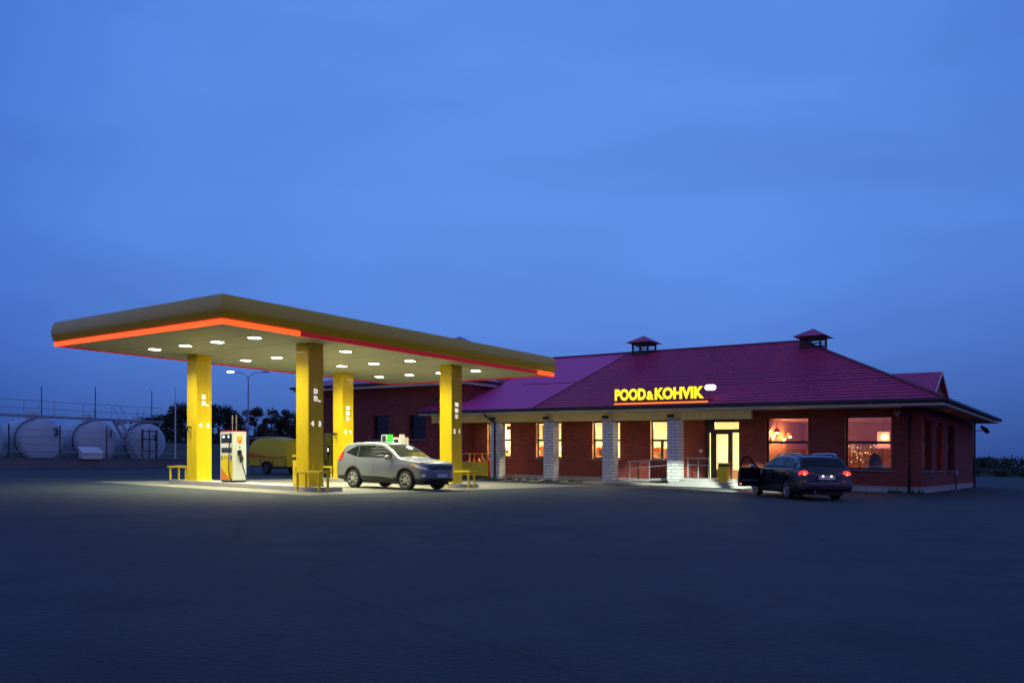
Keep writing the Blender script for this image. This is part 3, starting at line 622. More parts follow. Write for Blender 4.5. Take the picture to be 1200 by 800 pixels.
# porch floor, steps, ramp
b = MB(); b.box(6.85, 13.9, -2.15, -.052, -.5, .10); b.box(7.2, 10.6, -1.85, -.052, .101, .24); b.box(7.5, 10.2, -1.45, -.052, .241, .375); b.build('entrance_steps', M['concrete'], shop, bld, bevel=.012)
b = MB(); b.prism([(13.7,.11),(13.7,.16),(10.65,.38),(10.21,.38),(10.21,.245)], lambda p, e: (p[0], -1.0 if e == 0 else -.054, p[1])); b.build('ramp', M['concrete'], shop, bld)
b = MB(); b.box(13.902, 24.5, -2.0, -.052, -.5, .02); b.build('porch_floor', M['kerb'], shop, bld)
# ventilation turrets on the ridge
def turret(s, t, zb, par, w_=.54, ov=.82):
    b = MB()
    for sx in (-1,1):
        for sy in (-1,1): b.box(s+sx*w_-.09*(sx>0), s+sx*w_+.09*(sx<0), t+sy*w_-.09*(sy>0), t+sy*w_+.09*(sy<0), zb-.75, zb+.52)
    b.box(s-w_, s+w_, t-w_, t+w_, zb-.75, zb+.05); b.box(s-w_,s+w_,t-w_,t+w_,zb+.40,zb+.52)
    for z in (.15,.26): b.box(s-w_+.02, s+w_-.02, t-w_+.01, t-w_+.05, zb+z, zb+z+.035); b.box(s-w_+.02, s+w_-.02, t+w_-.05, t+w_-.01, zb+z, zb+z+.035)
    b.box(s-.07,s+.07,t-w_+.002,t-w_+.06,zb+.05,zb+.4)
    tr = b.build('ventilation_turret', M['gutter'], par, bld)
    b = MB(); z = zb+.523; r = [(s-ov,t-ov,z),(s+ov,t-ov,z),(s+ov,t+ov,z),(s-ov,t+ov,z)]; ap_ = (s,t,zb+.98)
    b.face(r); [b.face([r[i], r[(i+1)%4], ap_]) for i in range(4)]
    b.build('turret_roof', M['tile'], tr, bld, sharp=10)
turret(16.16, TRI, ZR, shop); turret(6.05, 5.6, 7.13, shop)
# gable dormer on the right hand slope
ga, gz0, gh, gt = .05, 4.38, 5.47, 4.4
b = MB(); b.face([(ga,gt-1.8,gz0),(ga,gt+1.8,gz0),(ga,gt,gh)]); dm = b.build('dormer', M['hall_brick'], shop, bld)
b = MB(); o_ = .16; sb = 2.5
for sg in (-1,1):
    e0 = (ga-o_, gt+sg*1.98, gz0-.11); e1 = (ga-o_, gt, gh+.02); 
    b.face([e0, e1, (sb, gt, gh+.02), (ga+.1, gt+sg*1.98, gz0-.11)]); 
b.build('dormer_roof', M['tile'], dm, bld, sharp=10)
b = MB(); 
for sg in (-1,1): b.bar((ga-o_-.01, gt+sg*1.98, gz0-.16),(ga-o_-.01, gt, gh-.02),.03,.12)
b.build('barge_board', M['fascia_board'], dm, bld)
# downpipes
def downpipe(pts, label='downpipe'):
    b = MB(); b.tube(pts, .055, 10); b.build('downpipe', M['gutter'], shop, bld)
downpipe([(21.9,TE-.06,3.70),(21.9,TE-.06,3.55),(21.22,TE+.02,3.10),(21.22,TE+.02,.12),(21.22,TE-.12,.02)])
downpipe([(.42,TE+.1,3.72),(.42,TE+.1,3.58),(.42,-.10,3.30),(.42,-.10,.10),(.42,-.28,.0)])
downpipe([(-.10,14.7,3.6),(-.10,14.7,0)])

# ------------------------------------------------------------------ rooms behind the windows
warm = emit('shop_ceiling_lamp', (1,.86,.50), 300); 
M['shop_wall'] = mat('cream_plaster', (.80,.74,.54), .8, var=.04)
M['shop_floor'] = mat('shop_floor_tiles', (.42,.34,.22), .5)
M['cafe_wall'] = mat('mauve_plaster', (.58,.33,.27), .8, var=.10)
M['cafe_floor'] = mat('cafe_floorboards', (.16,.08,.05), .5)
b = MB(); b.box(7.05,24,6.9,7.0,.38,3.3); b.box(23.9,24,.33,6.9,.38,3.3); b.box(7.05,7.15,.33,6.9,.38,3.3); b.build('shop_inner_wall', M['shop_wall'], shop, bld)
b = MB(); b.box(7.05,24,.325,7.0,.28,.378); b.build('shop_floor', M['shop_floor'], shop, bld)
b = MB(); b.box(7.05,24,.325,7.0,3.3,3.36); b.build('shop_ceiling', M['white'], shop, bld)
for s in (8.6, 11.4, 14.2, 17, 19.8, 22.4):
    b = MB(); b.box(s-.5,s+.5,1.9,2.3,3.25,3.298); b.build('ceiling_lamp', warm, shop, bld)
b = MB(); b.box(.33,7.04,7.3,7.4,.28,3.3); b.box(6.94,7.04,.33,7.3,.28,3.3); b.build('cafe_inner_wall', M['cafe_wall'], shop, bld)
b = MB(); b.box(.33,7.04,.325,7.4,.2,.278); b.build('cafe_floor', M['cafe_floor'], shop, bld)
b = MB(); b.box(.33,7.04,.325,7.4,3.3,3.36); b.build('cafe_ceiling', M['cafe_wall'], shop, bld)
# shop shelving with goods
goods = [emit('x',(1,.2,.02),.0)]
GC = [mat('goods_'+n_, c, .5) for n_, c in (('red',(.8,.16,.08)),('yellow',(.88,.72,.12)),('white',(.85,.85,.8)),('orange',(.88,.42,.08)),('cream',(.85,.78,.5)),('brown',(.5,.25,.1)))]
def shelf_unit(s, t, label, wd=1.3, h=1.25, along='s'):
    th = thing('shelf_unit', label, 'shelf', bld(s, t, .38), ROT, 'shop shelves seen through the windows')
    b = MB(); b.box(-wd/2, wd/2, -.03, .03, 0, h)
    for z in (.05,.45,.85,h): b.box(-wd/2, wd/2, -.3, .3, z, z+.03)
    b.build('rack', M['cream'], th)
    g_ = MB(); 
    for z in (.48,.88,1.28):
        for sgn in (-1,1):
            x = -wd/2+.05
            while x < wd/2-.15:
                q = random.uniform(.08,.2); hh = random.uniform(.12,.24); g_.box(x, x+q, sgn*.16-.1, sgn*.16+.1, z, z+hh, random.randrange(6)); x += q+.015
    g_.build('goods', GC, th)
for s, t, l in ((23.2,1.5,'shop shelf of packets behind the window nearest the brick hall'),(19.9,1.9,'shop shelf of packets behind the second window from the hall'),(16.6,2.0,'shop shelf of packets behind the third window from the hall'),(12.75,1.9,'shop shelf of packets behind the window beside the entrance railings')): shelf_unit(s, t, l)
def poster(s, z, w_, h, m, label, t=.225):
    b = MB(); b.box(s-w_/2, s+w_/2, t, t+.006, z-h/2, z+h/2)
    o = tag(b.build('poster', m, xf=bld), label, 'poster'); return o
poster(11.42, 1.72, .34, .66, GC[3], 'orange poster stuck inside the window beside the entrance railings', .262)
poster(21.65, 2.9, .3, .22, GC[0], 'small red poster at the top of the window nearest the hall', .262)
poster(15.2, 1.55, .9, .34, GC[3], 'orange strip poster low in the third shop window', .262)
poster(18.9, 2.65, .8, .7, mat('amber_poster', (.8,.42,.06), .5), 'amber poster in the upper pane of the second shop window', .262)
# cafe lamps, bar shelf, chair
lampm = emit('cafe_lamp_glass', (1,.42,.07), 14); bulb = emit('cafe_bulb', (1,.72,.28), 40)
def pendant(s, t, z, label, first=[]):
    if first:
        o = copy_tree(first[0]); o.location = bld(s, t, z); o['label'] = label; return o
    th = thing('pendant_lamp', label, 'lamp', bld(s, t, z), ROT, 'cafe pendant lamps')
    b = MB(); b.lathe([(.02,.22),(.10,.17),(.20,.0),(.19,.0),(.09,.16)],16); b.build('shade', M['orange'], th)
    b = MB(); b.ball((0,0,.03),.085); b.build('bulb', bulb, th)
    b = MB(); b.tube([(0,0,.2),(0,0,3.29-z)],.008,6); b.build('cord', M['black'], th)
    first.append(th); return th
pendant(6.62,1.7,2.62,'cafe pendant lamp in the window beside the entrance, nearer the door'); pendant(6.25,2.5,2.45,'cafe pendant lamp in the window beside the entrance, farther from the door'); pendant(4.3,5.2,2.5,'cafe pendant lamp deep in the room'); pendant(.95,4.4,2.4,'cafe pendant lamp behind the side windows')
pendant(.9,7.0,2.4,'cafe pendant lamp behind the last side window')
for s, t, e_, c in ((5.6,4.6,8,(1,.32,.16)),(1.5,2.2,9,(1,.34,.14)),(.9,6.3,40,(1,.36,.08)),(3.75,4.6,26,(1,.5,.22))):
    la = bpy.data.lights.new('cafe_fill', 'POINT'); la.energy = e_; la.color = c; la.shadow_soft_size = .2  # fill light without a fixture, added to warm the cafe room
    lo = bpy.data.objects.new('cafe_fill', la); COL.objects.link(lo); lo.location = bld(s, t, 2.2)
M['lantern'] = emit('lantern_paper', (1,.34,.18), 1.2)
lt_ = thing('square_lantern', 'square pinkish paper lantern glowing in the window nearest the building corner', 'lantern', bld(1.80, 1.6, 2.28), ROT)
b = MB(); b.box(-.26,.26,-.04,.04,-.36,.36); b.build('paper', M['lantern'], lt_, bevel=.01)
b = MB(); b.ball((.06,-.12,.12),.09); b.build('bulb', bulb, lt_)
b = MB(); b.tube([(0,0,.36),(0,0,1.0)],.008,6); b.build('cord', M['black'], lt_)
def sconce(t, z, lab, e_):
    th = thing('wall_sconce', lab, 'lamp', bld(6.93, t, z), ROT, 'wall sconces on the cafe side wall')
    b = MB(); b.box(0,.04,-.04,.04,-.14,.06); b.build('bracket', M['dark_steel'], th)
    b = MB(); b.lathe([(.03,-.08),(.07,.0),(.09,.14),(.085,.14),(.02,-.06)],14,'z',(.11,0,0)); b.build('shade', emit('sconce_glass',(1,.48,.10),8), th)
    la = bpy.data.lights.new('sconce_bulb', 'POINT'); la.energy = e_; la.color = (1,.42,.09); la.shadow_soft_size = .05
    lo = bpy.data.objects.new('sconce_bulb', la); COL.objects.link(lo); lo.parent = th; lo.location = (.22,0,.12)
sconce(1.75, 2.35, 'wall sconce glowing orange behind the cafe window, nearer the door', 170); sconce(3.3, 2.25, 'wall sconce glowing orange deeper behind the cafe window above the dark car', 100)
th = thing('bottle_shelf', 'bottle shelf glittering behind the big window nearest the corner', 'shelf', bld(3.75, 5.4, .28), ROT)
b = MB(); 
for z in (.9,1.25,1.6,1.95): b.box(-1.1,1.1,-.12,.12,z,z+.03)
for x in (-1.1,0,1.07): b.box(x,x+.03,-.12,.12,0,2.1)
b.build('rack', M['cafe_floor'], th)
bt = MB()
gl_c = [mat('bottle_green',(.06,.18,.05),.1), mat('bottle_amber',(.4,.14,.02),.1), mat('bottle_clear',(.7,.7,.75),.08), emit('bar_fairy_light',(1,.55,.2),9)]
for z in (.93,1.28,1.63):
    x = -1.02
    while x < 1.0:
        h = random.uniform(.2,.29); m_ = random.randrange(3); bt.lathe([(.036,z),(.036,z+h*.6),(.013,z+h*.75),(.013,z+h)],8,'z',(x,0,0),m_)
        if random.random() < .45: bt.ball((x+.05,-.1,z+random.uniform(.05,.3)),.018,n=5,m=3)
        x += random.uniform(.09,.16)
bt.build('bottles', gl_c, th)
def cafe_chair(s, t, label):
    c = thing('cafe_chair', label, 'chair', bld(s, t, .28), ROT, 'cafe chairs by the window')
    b = MB(); b.box(-.22,.22,-.22,.22,.42,.47); b.build('seat', M['cafe_floor'], c, bevel=.01)
    b = MB(); b.prism([(-.24,.5),(.24,.5),(.27,1.0),(.18,1.3),(.0,1.42),(-.18,1.3),(-.27,1.0)], lambda p, e: (p[0], -.24+.06*e, p[1])); b.build('backrest', M['cafe_floor'], c)
    for x in (-.19,.19):
        for y in (-.19,.19): b = MB(); b.box(x-.02,x+.02,y-.02,y+.02,0,.42); b.build('leg', M['cafe_floor'], c)
cafe_chair(1.9,.75,'dark round backed cafe chair against the window nearest the corner')
cafe_chair(5.5,.8,'round backed cafe chair behind the window above the dark car')

# ------------------------------------------------------------------ roof sign
sg = thing('shop_sign', 'glowing yellow POOD&KOHVIK letters above an orange neon line on the roof edge', 'sign', bld(11.3, -1.5, 3.9))
def letters(txt, s_left, s_right, z0, z1, name='lettering'):
    V, Fs = text_faces(txt, 1, .052, 0)
    xs = [v.x for v in V]; ys = [v.y for v in V]; x0, x1, y0, y1 = min(xs), max(xs), min(ys), max(ys)
    P = [(s_left + (v.x-x0)/(x1-x0)*(s_right-s_left), z0 + (v.y-y0)/(y1-y0)*(z1-z0)) for v in V]
    b = MB(); b.solid([(s, -1.585, z) for s, z in P], Fs)
    o = b.build(name, M['sign_y'], sg, bld)
    e = MB()                                                   # returns: the rim of every glyph, 9 cm deep
    from collections import Counter
    cnt = Counter(); 
    for f in Fs:
        for i in range(len(f)): cnt[tuple(sorted((f[i], f[(i+1)%len(f)])))] += 1
    key = {}
    for (i, j), c in cnt.items():
        if c == 1:
            (s_a, z_a), (s_b, z_b) = P[i], P[j]; e.face([(s_a,-1.584,z_a),(s_b,-1.584,z_b),(s_b,-1.49,z_b),(s_a,-1.49,z_a)])
    e.solid([(s, -1.49, z) for s, z in P], Fs)
    e.build('letter_return', M['sign_side'], o, bld)
letters('POOD', 13.66, 11.93, 4.12, 4.70); letters('&', 11.90, 11.50, 4.12, 4.56); letters('KOHVIK', 11.46, 8.92, 4.12, 4.70)
b = MB(); pp = []
for q in range(24):
    a = 2*math.pi*q/24; cx = .13*(1 if math.cos(a) > 0 else -1); pp.append((8.62+cx+.135*math.cos(a), 4.62+.135*math.sin(a)))
b.prism(pp, lambda p, e: (p[0], -1.60+.10*e, p[1])); b.build('badge', M['pill'], sg, bld)
b = MB(); b.tube([(13.7,-1.56,3.97),(8.75,-1.56,3.97)],.032,8); b.build('neon_line', M['sign_o'], sg, bld)
b = MB()
b.bar((13.72,-1.46,4.06),(8.5,-1.46,4.06),.04); b.bar((13.72,-1.46,4.5),(8.5,-1.46,4.5),.03)
for k in range(9): s = 13.5-.6*k; b.bar((s,-1.46,fz(-1.46)+.01),(s,-1.46,4.6),.03)
b.build('mounting_rail', M['gutter'], sg, bld)

# ------------------------------------------------------------------ taller hall at the left end
hall = thing('brick_hall', 'taller dark red brick hall joined to the shop, behind the canopy', 'building', bld(31, 0, 0))
HT = 5.62; hf = lambda u, d, z: (u, d-.3, z)
HW = [(30.75,32.17),(27.55,28.99),(34.2,35.6)]
wall('front_wall', hf, 24.205, 38.2, -.4, HT, [(a_, b_, 2.22, 3.73) for a_, b_ in HW], M['hall_brick'], hall)
wall('side_wall', lambda u, d, z: (24.205+d, u, z), .022, 13.2, W0, HT, [], M['hall_brick'], hall)
wall('side_wall', lambda u, d, z: (38.2-d, u, z), .022, 13.2, -.4, HT, [], M['hall_brick'], hall)
wall('back_wall', lambda u, d, z: (u, 13.52-d, z), 24.205, 38.2, -.4, HT, [], M['hall_brick'], hall)
for a_, b_ in HW:
    window(hf, a_, b_, 2.22, 3.73, 2.75, M['black_glass'], hall)
b = MB(); b.box(24.7,37.8,.3,.32,2,4.0); b.build('inner_wall', M['grey'], hall, bld)
e0, e1, ta, tb, hz0, hz1 = 23.75, 39.2, -1.1, 14.2, 5.72, 8.35
ri, rj, rt = 31.2, 32.6, 6.5
for poly, nm in (([(e0,ta,hz0),(e1,ta,hz0),(rj,rt,hz1),(ri,rt,hz1)],'roof_front'),([(e0,tb,hz0),(e0,ta,hz0),(ri,rt,hz1)],'roof_side'),([(e1,ta,hz0),(e1,tb,hz0),(rj,rt,hz1)],'roof_side'),([(e1,tb,hz0),(e0,tb,hz0),(ri,rt,hz1),(rj,rt,hz1)],'roof_back')): slab(poly, M['tile'], nm, hall)
b = MB(); b.prism(gp, lambda p, e: (e0-.15 if e == 0 else e1+.15, ta+p[0], hz0-.06+p[1])); b.prism(gp, lambda p, e: (e0+p[0], ta+.002 if e == 0 else tb, hz0-.06+p[1])); b.build('gutter', M['gutter'], hall, bld)
b = MB(); b.box(e0+.02,e1-.02,ta+.03,ta+.06,hz0-.30,hz0-.10); b.box(e0+.02,e0+.05,ta+.062,tb,hz0-.30,hz0-.10); b.box(e0+.06,e1-.06,ta+.07,tb-.05,hz0-.20,hz0-.17); b.build('soffit', M['fascia_board'], hall, bld)
turret(30.6, 6.5, 8.62, hall)

# ------------------------------------------------------------------ small things on and by the shop
def railing(s0, s1, t, z0, z1, label):
    th = thing('handrail', label, 'handrail', bld(s0, t, z0), 0, 'galvanised handrails by the shop entrance')
    b = MB(); n_ = 3
    for q in range(n_):
        s = s0+(s1-s0)*q/(n_-1); z = z0+(z1-z0)*q/(n_-1); b = MB(); b.tube([(s,t,z),(s,t,z+.93)],.024,8); b.build('post', M['steel'], th, bld)
    b = MB(); b.tube([(s0+.1,t,z0+.94),(s1,t,z1+.94)],.026,8); b.tube([(s0,t,z0+.62),(s1,t,z1+.62)],.02,8); b.build('top_rail', M['steel'], th, bld)
railing(13.15, 10.95, -.98, .15, .35, 'grey handrail along the entrance ramp under the last shop window')
railing(10.0, 9.0-.05, -.98, .38, .38, 'short grey handrail between the last white pillar and the door')
wl = thing('wall_lamp', 'small round pale bulkhead lamp on the brick wall by the door', 'lamp', bld(9.76, -.005, 1.69), ROT)
b = MB(); b.lathe([(.005,-.05),(.07,-.045),(.09,-.015),(.09,0)],16,'y'); b.build('cover', M['white'], wl)
dm_ = MB(); dm_.box(9.95, 10.6, -1.55, -1.2, .243, .262); tag(dm_.build('doormat', M['black'], xf=bld), 'dark doormat on the steps at the foot of the last white pillar', 'doormat')
def spotlight(loc, label, rot=ROT, drop=-25):
    if spot_first:
        o = copy_tree(spot_first[0]); o.location = loc; o['label'] = label; return o
    th = thing('spotlight', label, 'spotlight', loc, rot, 'small dark spotlights above the pillars')
    b = MB(); b.box(-.15,.15,-.30,-.10,-.07,.07); b.build('housing', M['black'], th, bevel=.02)
    b = MB(); b.tube([(0,-.12,0),(0,0,.02),(0,.02,.05)],.025); b.build('bracket', M['black'], th)
    spot_first.append(th); return th
spot_first = []
for s, l in ((21.25,'small spotlight over the white pillar with the downpipe'),(17.68,'small spotlight over the second white pillar from the canopy'),(14.09,'small spotlight over the white pillar below the start of the sign'),(10.51,'small spotlight over the white pillar nearest the door')): spotlight(bld(s, -1.60, 3.32), l)
fl = thing('floodlight', 'dark floodlight on a bracket at the far back corner of the shop', 'floodlight', bld(-.1, 14.9, 3.25), ROT)
b = MB(); b.tube([(0,0,-.1),(.35,0,-.1),(.42,0,.05)],.025); b.build('bracket', M['steel'], fl)
b = MB(); b.prism([(.30,.22),(.62,.02),(.72,-.22),(.55,-.26),(.28,.05)], lambda p, e: (p[0], -.16+.32*e, p[1])); b.build('housing', M['black'], fl)
hn = thing('loudspeaker', 'pale forked horn fitting high on the brick wall near the shop corner', 'loudspeaker', bld(.86, -.01, 3.28), ROT)
b = MB(); b.tube([(0,0,-.16),(0,-.1,-.14),(0,-.12,.02)],.02); b.build('bracket', M['white'], hn)
for sgn in (-1,1): b = MB(); b.tube([(0,-.12,.0),(sgn*.10,-.16,.16)],.025,10,r1=.07); b.build('horn', M['white'], hn)
ash = thing('ash_post', 'grey metal ash bin on a post beside the side wall', 'ash bin', gnd(21.45, 40.0, 0), ROT)
b = MB(); b.tube([(0,0,0),(0,0,.85)],.03); b.build('post', M['dark_steel'], ash)
b = MB(); b.lathe([(.001,.70),(.09,.70),(.10,.72),(.10,1.0),(.07,1.0)],16); b.build('bin', M['steel'], ash)
b = MB(); b.box(-.14,.14,-.14,.14,-.01,.03); b.build('base', M['kerb'], ash)
# gas bottle cage, yellow air and water cabinet, service rail
cg = thing('gas_bottle_cage', 'yellow and red gas bottle cage in the porch beside the first white pillar', 'gas cage', bld(22.9, -1.0, .02), ROT)
b = MB()
for x in (-.95,-.02,.93):
    for y in (-.35,.33): b.box(x,x+.04,y,y+.04,0,1.36)
b.box(-.97,.99,-.37,.39,1.36,1.40); b.build('frame', M['yellow'], cg)
b = MB(); b.box(-.91,-.03,-.36,-.34,.12,.92); b.box(.03,.93,-.36,-.34,.12,.92); b.build('door', M['yellow'], cg)
b = MB()
for q in range(19): b.box(-.9+.1*q,-.89+.1*q,-.35,-.335,.92,1.36)
b.build('mesh_bars', M['red'], cg)
b = MB()
for q in range(5):
    x = -.74+.37*q; b.lathe([(.001,.05),(.15,.06),(.15,.95),(.08,1.06),(.04,1.1),(.04,1.16),(.001,1.16)],14,'z',(x,0,0))
b.build('gas_bottles', M['red'], cg); b = MB(); b.box(-.95,.97,-.35,.37,.02,.05); b.build('floor', M['dark_steel'], cg)
ac = thing('air_cabinet', 'tall dull yellow service cabinet by the brick hall wall between the canopy columns', 'cabinet', bld(34.35, -2.0, 0), ROT)
b = MB(); b.box(-.30,.36,-.22,.22,0,2.55); b.build('body', M['yellow'], ac, bevel=.03)
b = MB(); b.box(.02,.22,-.25,-.222,1.15,1.75); b.build('panel', M['black'], ac); b = MB(); b.box(.06,.15,-.256,-.25,1.38,1.6); b.build('dial', M['pill'], ac)
b = MB(); b.tube([(.12,-.24,1.2),(.16,-.3,.8),(.1,-.3,.4),(-.1,-.27,.35),(-.12,-.25,.9)],.02); b.build('hose', M['black'], ac)
rail(0,0,'yellow guard rail before the brick hall, seen over the silver car bonnet').location = bld(25.3, -3.4, 0)

# ------------------------------------------------------------------ cars
def interp(tab, n):
    out = []; m = len(tab)
    for q in range(n):
        u = q/(n-1)*(m-1); i = min(int(u), m-2); f = u-i
        p0, p1, p2, p3 = tab[max(0,i-1)], tab[i], tab[i+1], tab[min(m-1,i+2)]; r = []
        for a_, b_, c_, d_ in zip(p0, p1, p2, p3):
            v = b_ + (c_-b_)*f; cr = .5*(2*b_+(c_-a_)*f+(2*a_-5*b_+4*c_-d_)*f*f+(3*b_-a_-3*c_+d_)*f**3)
            r.append(.45*v+.55*cr)
        out.append(r)
    for i in range(1, n): out[i][0] = max(out[i][0], out[i-1][0]+1e-4)
    return out
class Shape:
    def __init__(s, tab, prof, L, wheels, rad, arch, n=150):
        s.st = interp(tab, n); s.prof = prof; s.L = L; s.wheels = wheels; s.rad = rad; s.arch = arch
    def w(s, hw, z):
        p = s.prof
        if z <= p[0][0]: return hw*p[0][1]
        for (z0,a0),(z1,a1) in zip(p, p[1:]):
            if z <= z1: f = (z-z0)/(z1-z0); f = f*f*(3-2*f)*.5+f*.5; return hw*(a0+(a1-a0)*f)
        return hw*p[-1][1]
    def at(s, x):
        st = s.st; lo, hi = 0, len(st)-1
        while hi-lo > 1:
            m = (lo+hi)//2
            if st[m][0] <= x: lo = m
            else: hi = m
        f = (x-st[lo][0])/max(1e-6, st[hi][0]-st[lo][0]); f = max(0, min(1, f))
        return [a+(b-a)*f for a, b in zip(st[lo], st[hi])]
    def X(s, x): return s.L/2-x
    def side(s, x, z, sgn, off=.006):
        _, zb, zt, hw = s.at(x); return (s.X(x), sgn*(s.w(hw, z)+off), z)
    def top(s, x, l, inset=.07, off=.008):
        _, zb, zt, hw = s.at(x); y = l*(s.w(hw, zt)-inset)
        d = .02; sl = (s.at(x+d)[2]-s.at(x-d)[2])/(2*d); nn = math.hypot(1, sl)
        return (s.X(x)+off*sl/nn, y, zt+.03*(1-l*l)+off/nn)
    def body(s, name, mats, parent, clad):
        b = MB(); rings = []; idx = []
        for x, zb, zt, hw in s.st:
            z0 = zb
            for xw in s.wheels:
                d = abs(x-xw)
                if d < s.arch: z0 = max(z0, s.rad+math.sqrt(s.arch**2-d*d))
            r = min(.07, (zt-z0)*.4); half = []
            for k in range(15): z = z0+(zt-r-z0)*k/14; half.append((s.w(hw,z), z))
            wt = s.w(hw, zt-r)
            for k in range(1,5): a = R(22.5*k); half.append((wt-r*(1-math.cos(a)), zt-r+r*math.sin(a)))
            wtop = half[-1][0]
            for k in range(1,5): l = 1-k/4; half.append((wtop*l, zt+.03*(1-l*l)))
            ring = [(s.X(x), y, z) for y, z in half] + [(s.X(x), -y, z) for y, z in reversed(half[:-1])]
            rings.append(ring)
        n_ = len(rings[0]); b.solid([p for g_ in rings for p in g_], [], 0); 
        for i in range(len(rings)-1):
            xm = (s.st[i][0]+s.st[i+1][0])/2
            for k in range(n_):
                k2 = (k+1) % n_; f = (i*n_+k, i*n_+k2, (i+1)*n_+k2, (i+1)*n_+k)
                zc = sum(b.v[q][2] for q in f)/4; m = 0
                side_ = k < 14 or k > n_-16
                if k == n_-1: m = 1
                elif side_ and clad(xm, zc, s): m = 1
                b.f.append(f); b.m.append(m)
        b.f.append(tuple(range(n_))); b.m.append(clad(0, .5, s) and 1 or 0); e_ = (len(rings)-1)*n_; b.f.append(tuple(e_+q for q in range(n_))); b.m.append(0)
        return b.build(name, mats, parent, sharp=32)
    def side_pane(s, name, m, parent, x0, x1, zl, zh, sgn, off=.012, nx=26, nz=8):
        rows = []
        for i in range(nx+1):
            x = x0+(x1-x0)*i/nx; a, c = zl(x), max(zl(x)+.004, min(zh(x), s.at(x)[2]-.085)); rows.append([s.side(x, a+(c-a)*j/nz, sgn, off) for j in range(nz+1)])
        b = MB(); b.grid(rows); return b.build(name, m, parent)
    def top_pane(s, name, m, parent, x0, x1, l0, l1, inset=.07, off=.008, nx=10, nl=12):
        b = MB(); b.grid([[s.top(x0+(x1-x0)*i/nx, l0+(l1-l0)*j/nl, inset, off) for j in range(nl+1)] for i in range(nx+1)]); return b.build(name, m, parent)
def wheel(parent, x, y, r, wd, rimm, spokes=7):
    sg_ = 1 if y > 0 else -1
    t = MB(); t.lathe([(r*.66,-wd/2+.01),(r*.72,-wd/2),(r*.94,-wd/2+.005),(r,-wd/2+.035),(r,wd/2-.035),(r*.94,wd/2-.005),(r*.72,wd/2),(r*.66,wd/2-.01)], 36, 'y', (x,y,r)); t.disc((x,y+sg_*(wd/2-.075),r), r*.68, 30, 'y')
    wh = t.build('wheel', M['black'], parent)
    q = MB(); yo = y+sg_*(wd/2-.012)
    q.lathe([(r*.60,-.02),(r*.69,-.012),(r*.69,.006),(r*.64,.008),(r*.60,-.01)], 30, 'y', (x,yo,r)); q.lathe([(.001,.006*sg_),(r*.16,.004*sg_),(r*.17,-.02*sg_)], 16, 'y', (x,yo,r))
    for k in range(spokes):
        a = 2*math.pi*k/spokes+.2; q.bar((x+r*.12*math.cos(a), yo-sg_*.012, r+r*.12*math.sin(a)), (x+r*.63*math.cos(a), yo-sg_*.012, r+r*.63*math.sin(a)), .03, r*.17)
    q.build('rim', rimm, wh)
M['car_silver'] = mat('silver_blue_car_paint', (.21,.235,.26), .34, .45, var=.02, coat=.35)
M['car_dark'] = mat('dark_blue_black_car_paint', (.012,.014,.022), .25, .2, var=.05, coat=.7)
M['seam'] = mat('door_gap', (.09,.095,.10), .6)
M['trim'] = mat('black_car_trim', (.02,.02,.022), .55)
M['car_glass'] = mat('car_glass', (.012,.015,.016), .14, spec=.35)
M['screen_glass'] = mat('pale_windscreen', (.05,.062,.05), .06, spec=.8)
M['rim'] = mat('alloy_rim', (.55,.55,.53), .3, .8)
M['chrome'] = mat('chrome', (.75,.77,.8), .12, 1)
M['head_lens'] = mat('headlight_lens', (.88,.84,.74), .1, coat=1)
M['amber'] = mat('amber_lens', (.85,.30,.04), .15, coat=1)
M['red_lens'] = mat('red_lens', (.55,.02,.015), .12, coat=1)
M['tail_lit'] = emit('lit_tail_light', (1,.035,.02), 1.5); M['tail_core'] = emit('lit_tail_bulb', (1,.14,.08), 4)
M['plate'] = mat('number_plate', (.78,.78,.74), .4); M['plate_lamp'] = emit('plate_lamp', (1,.62,.18), 12)
# silver SUV under the canopy
suv_tab = [(0,.42,.62,.50),(.03,.36,.76,.62),(.11,.31,.90,.75),(.28,.28,.99,.84),(.6,.27,1.04,.885),(1.0,.27,1.085,.905),(1.28,.27,1.13,.91),(1.68,.27,1.37,.91),(2.08,.27,1.57,.91),(2.5,.27,1.65,.91),(3.0,.27,1.675,.91),(3.6,.27,1.655,.905),(4.02,.28,1.60,.895),(4.24,.30,1.42,.88),(4.40,.32,1.12,.86),(4.47,.34,.98,.83),(4.51,.36,.78,.78),(4.53,.42,.62,.66)]
prof_ = [(.25,.93),(.45,.99),(.68,1.0),(.86,.985),(1.05,.945),(1.12,.925),(1.4,.83),(1.66,.735)]
SV = Shape(suv_tab, prof_, 4.53, (.92,3.56), .345, .405)
suv = thing('silver_suv', 'silver blue estate shaped off-road car parked at the pump under the canopy', 'car', can(1.32, 8.12, .008), ROT, tilt=True)
SV.body('body', [M['car_silver'], M['trim']], suv, lambda x, z, s: z < .43 or any(math.hypot(x-xw, z-s.rad) < s.arch+.055 for xw in s.wheels))
b = MB(); b.box(-2.0,2.0,-.66,.66,.20,.62); b.build('underbody', M['trim'], suv)
SV.top_pane('windscreen', M['screen_glass'], suv, 1.33, 2.06, -1, 1, .075)
SV.top_pane('rear_window', M['car_glass'], suv, 4.06, 4.36, -1, 1, .09)
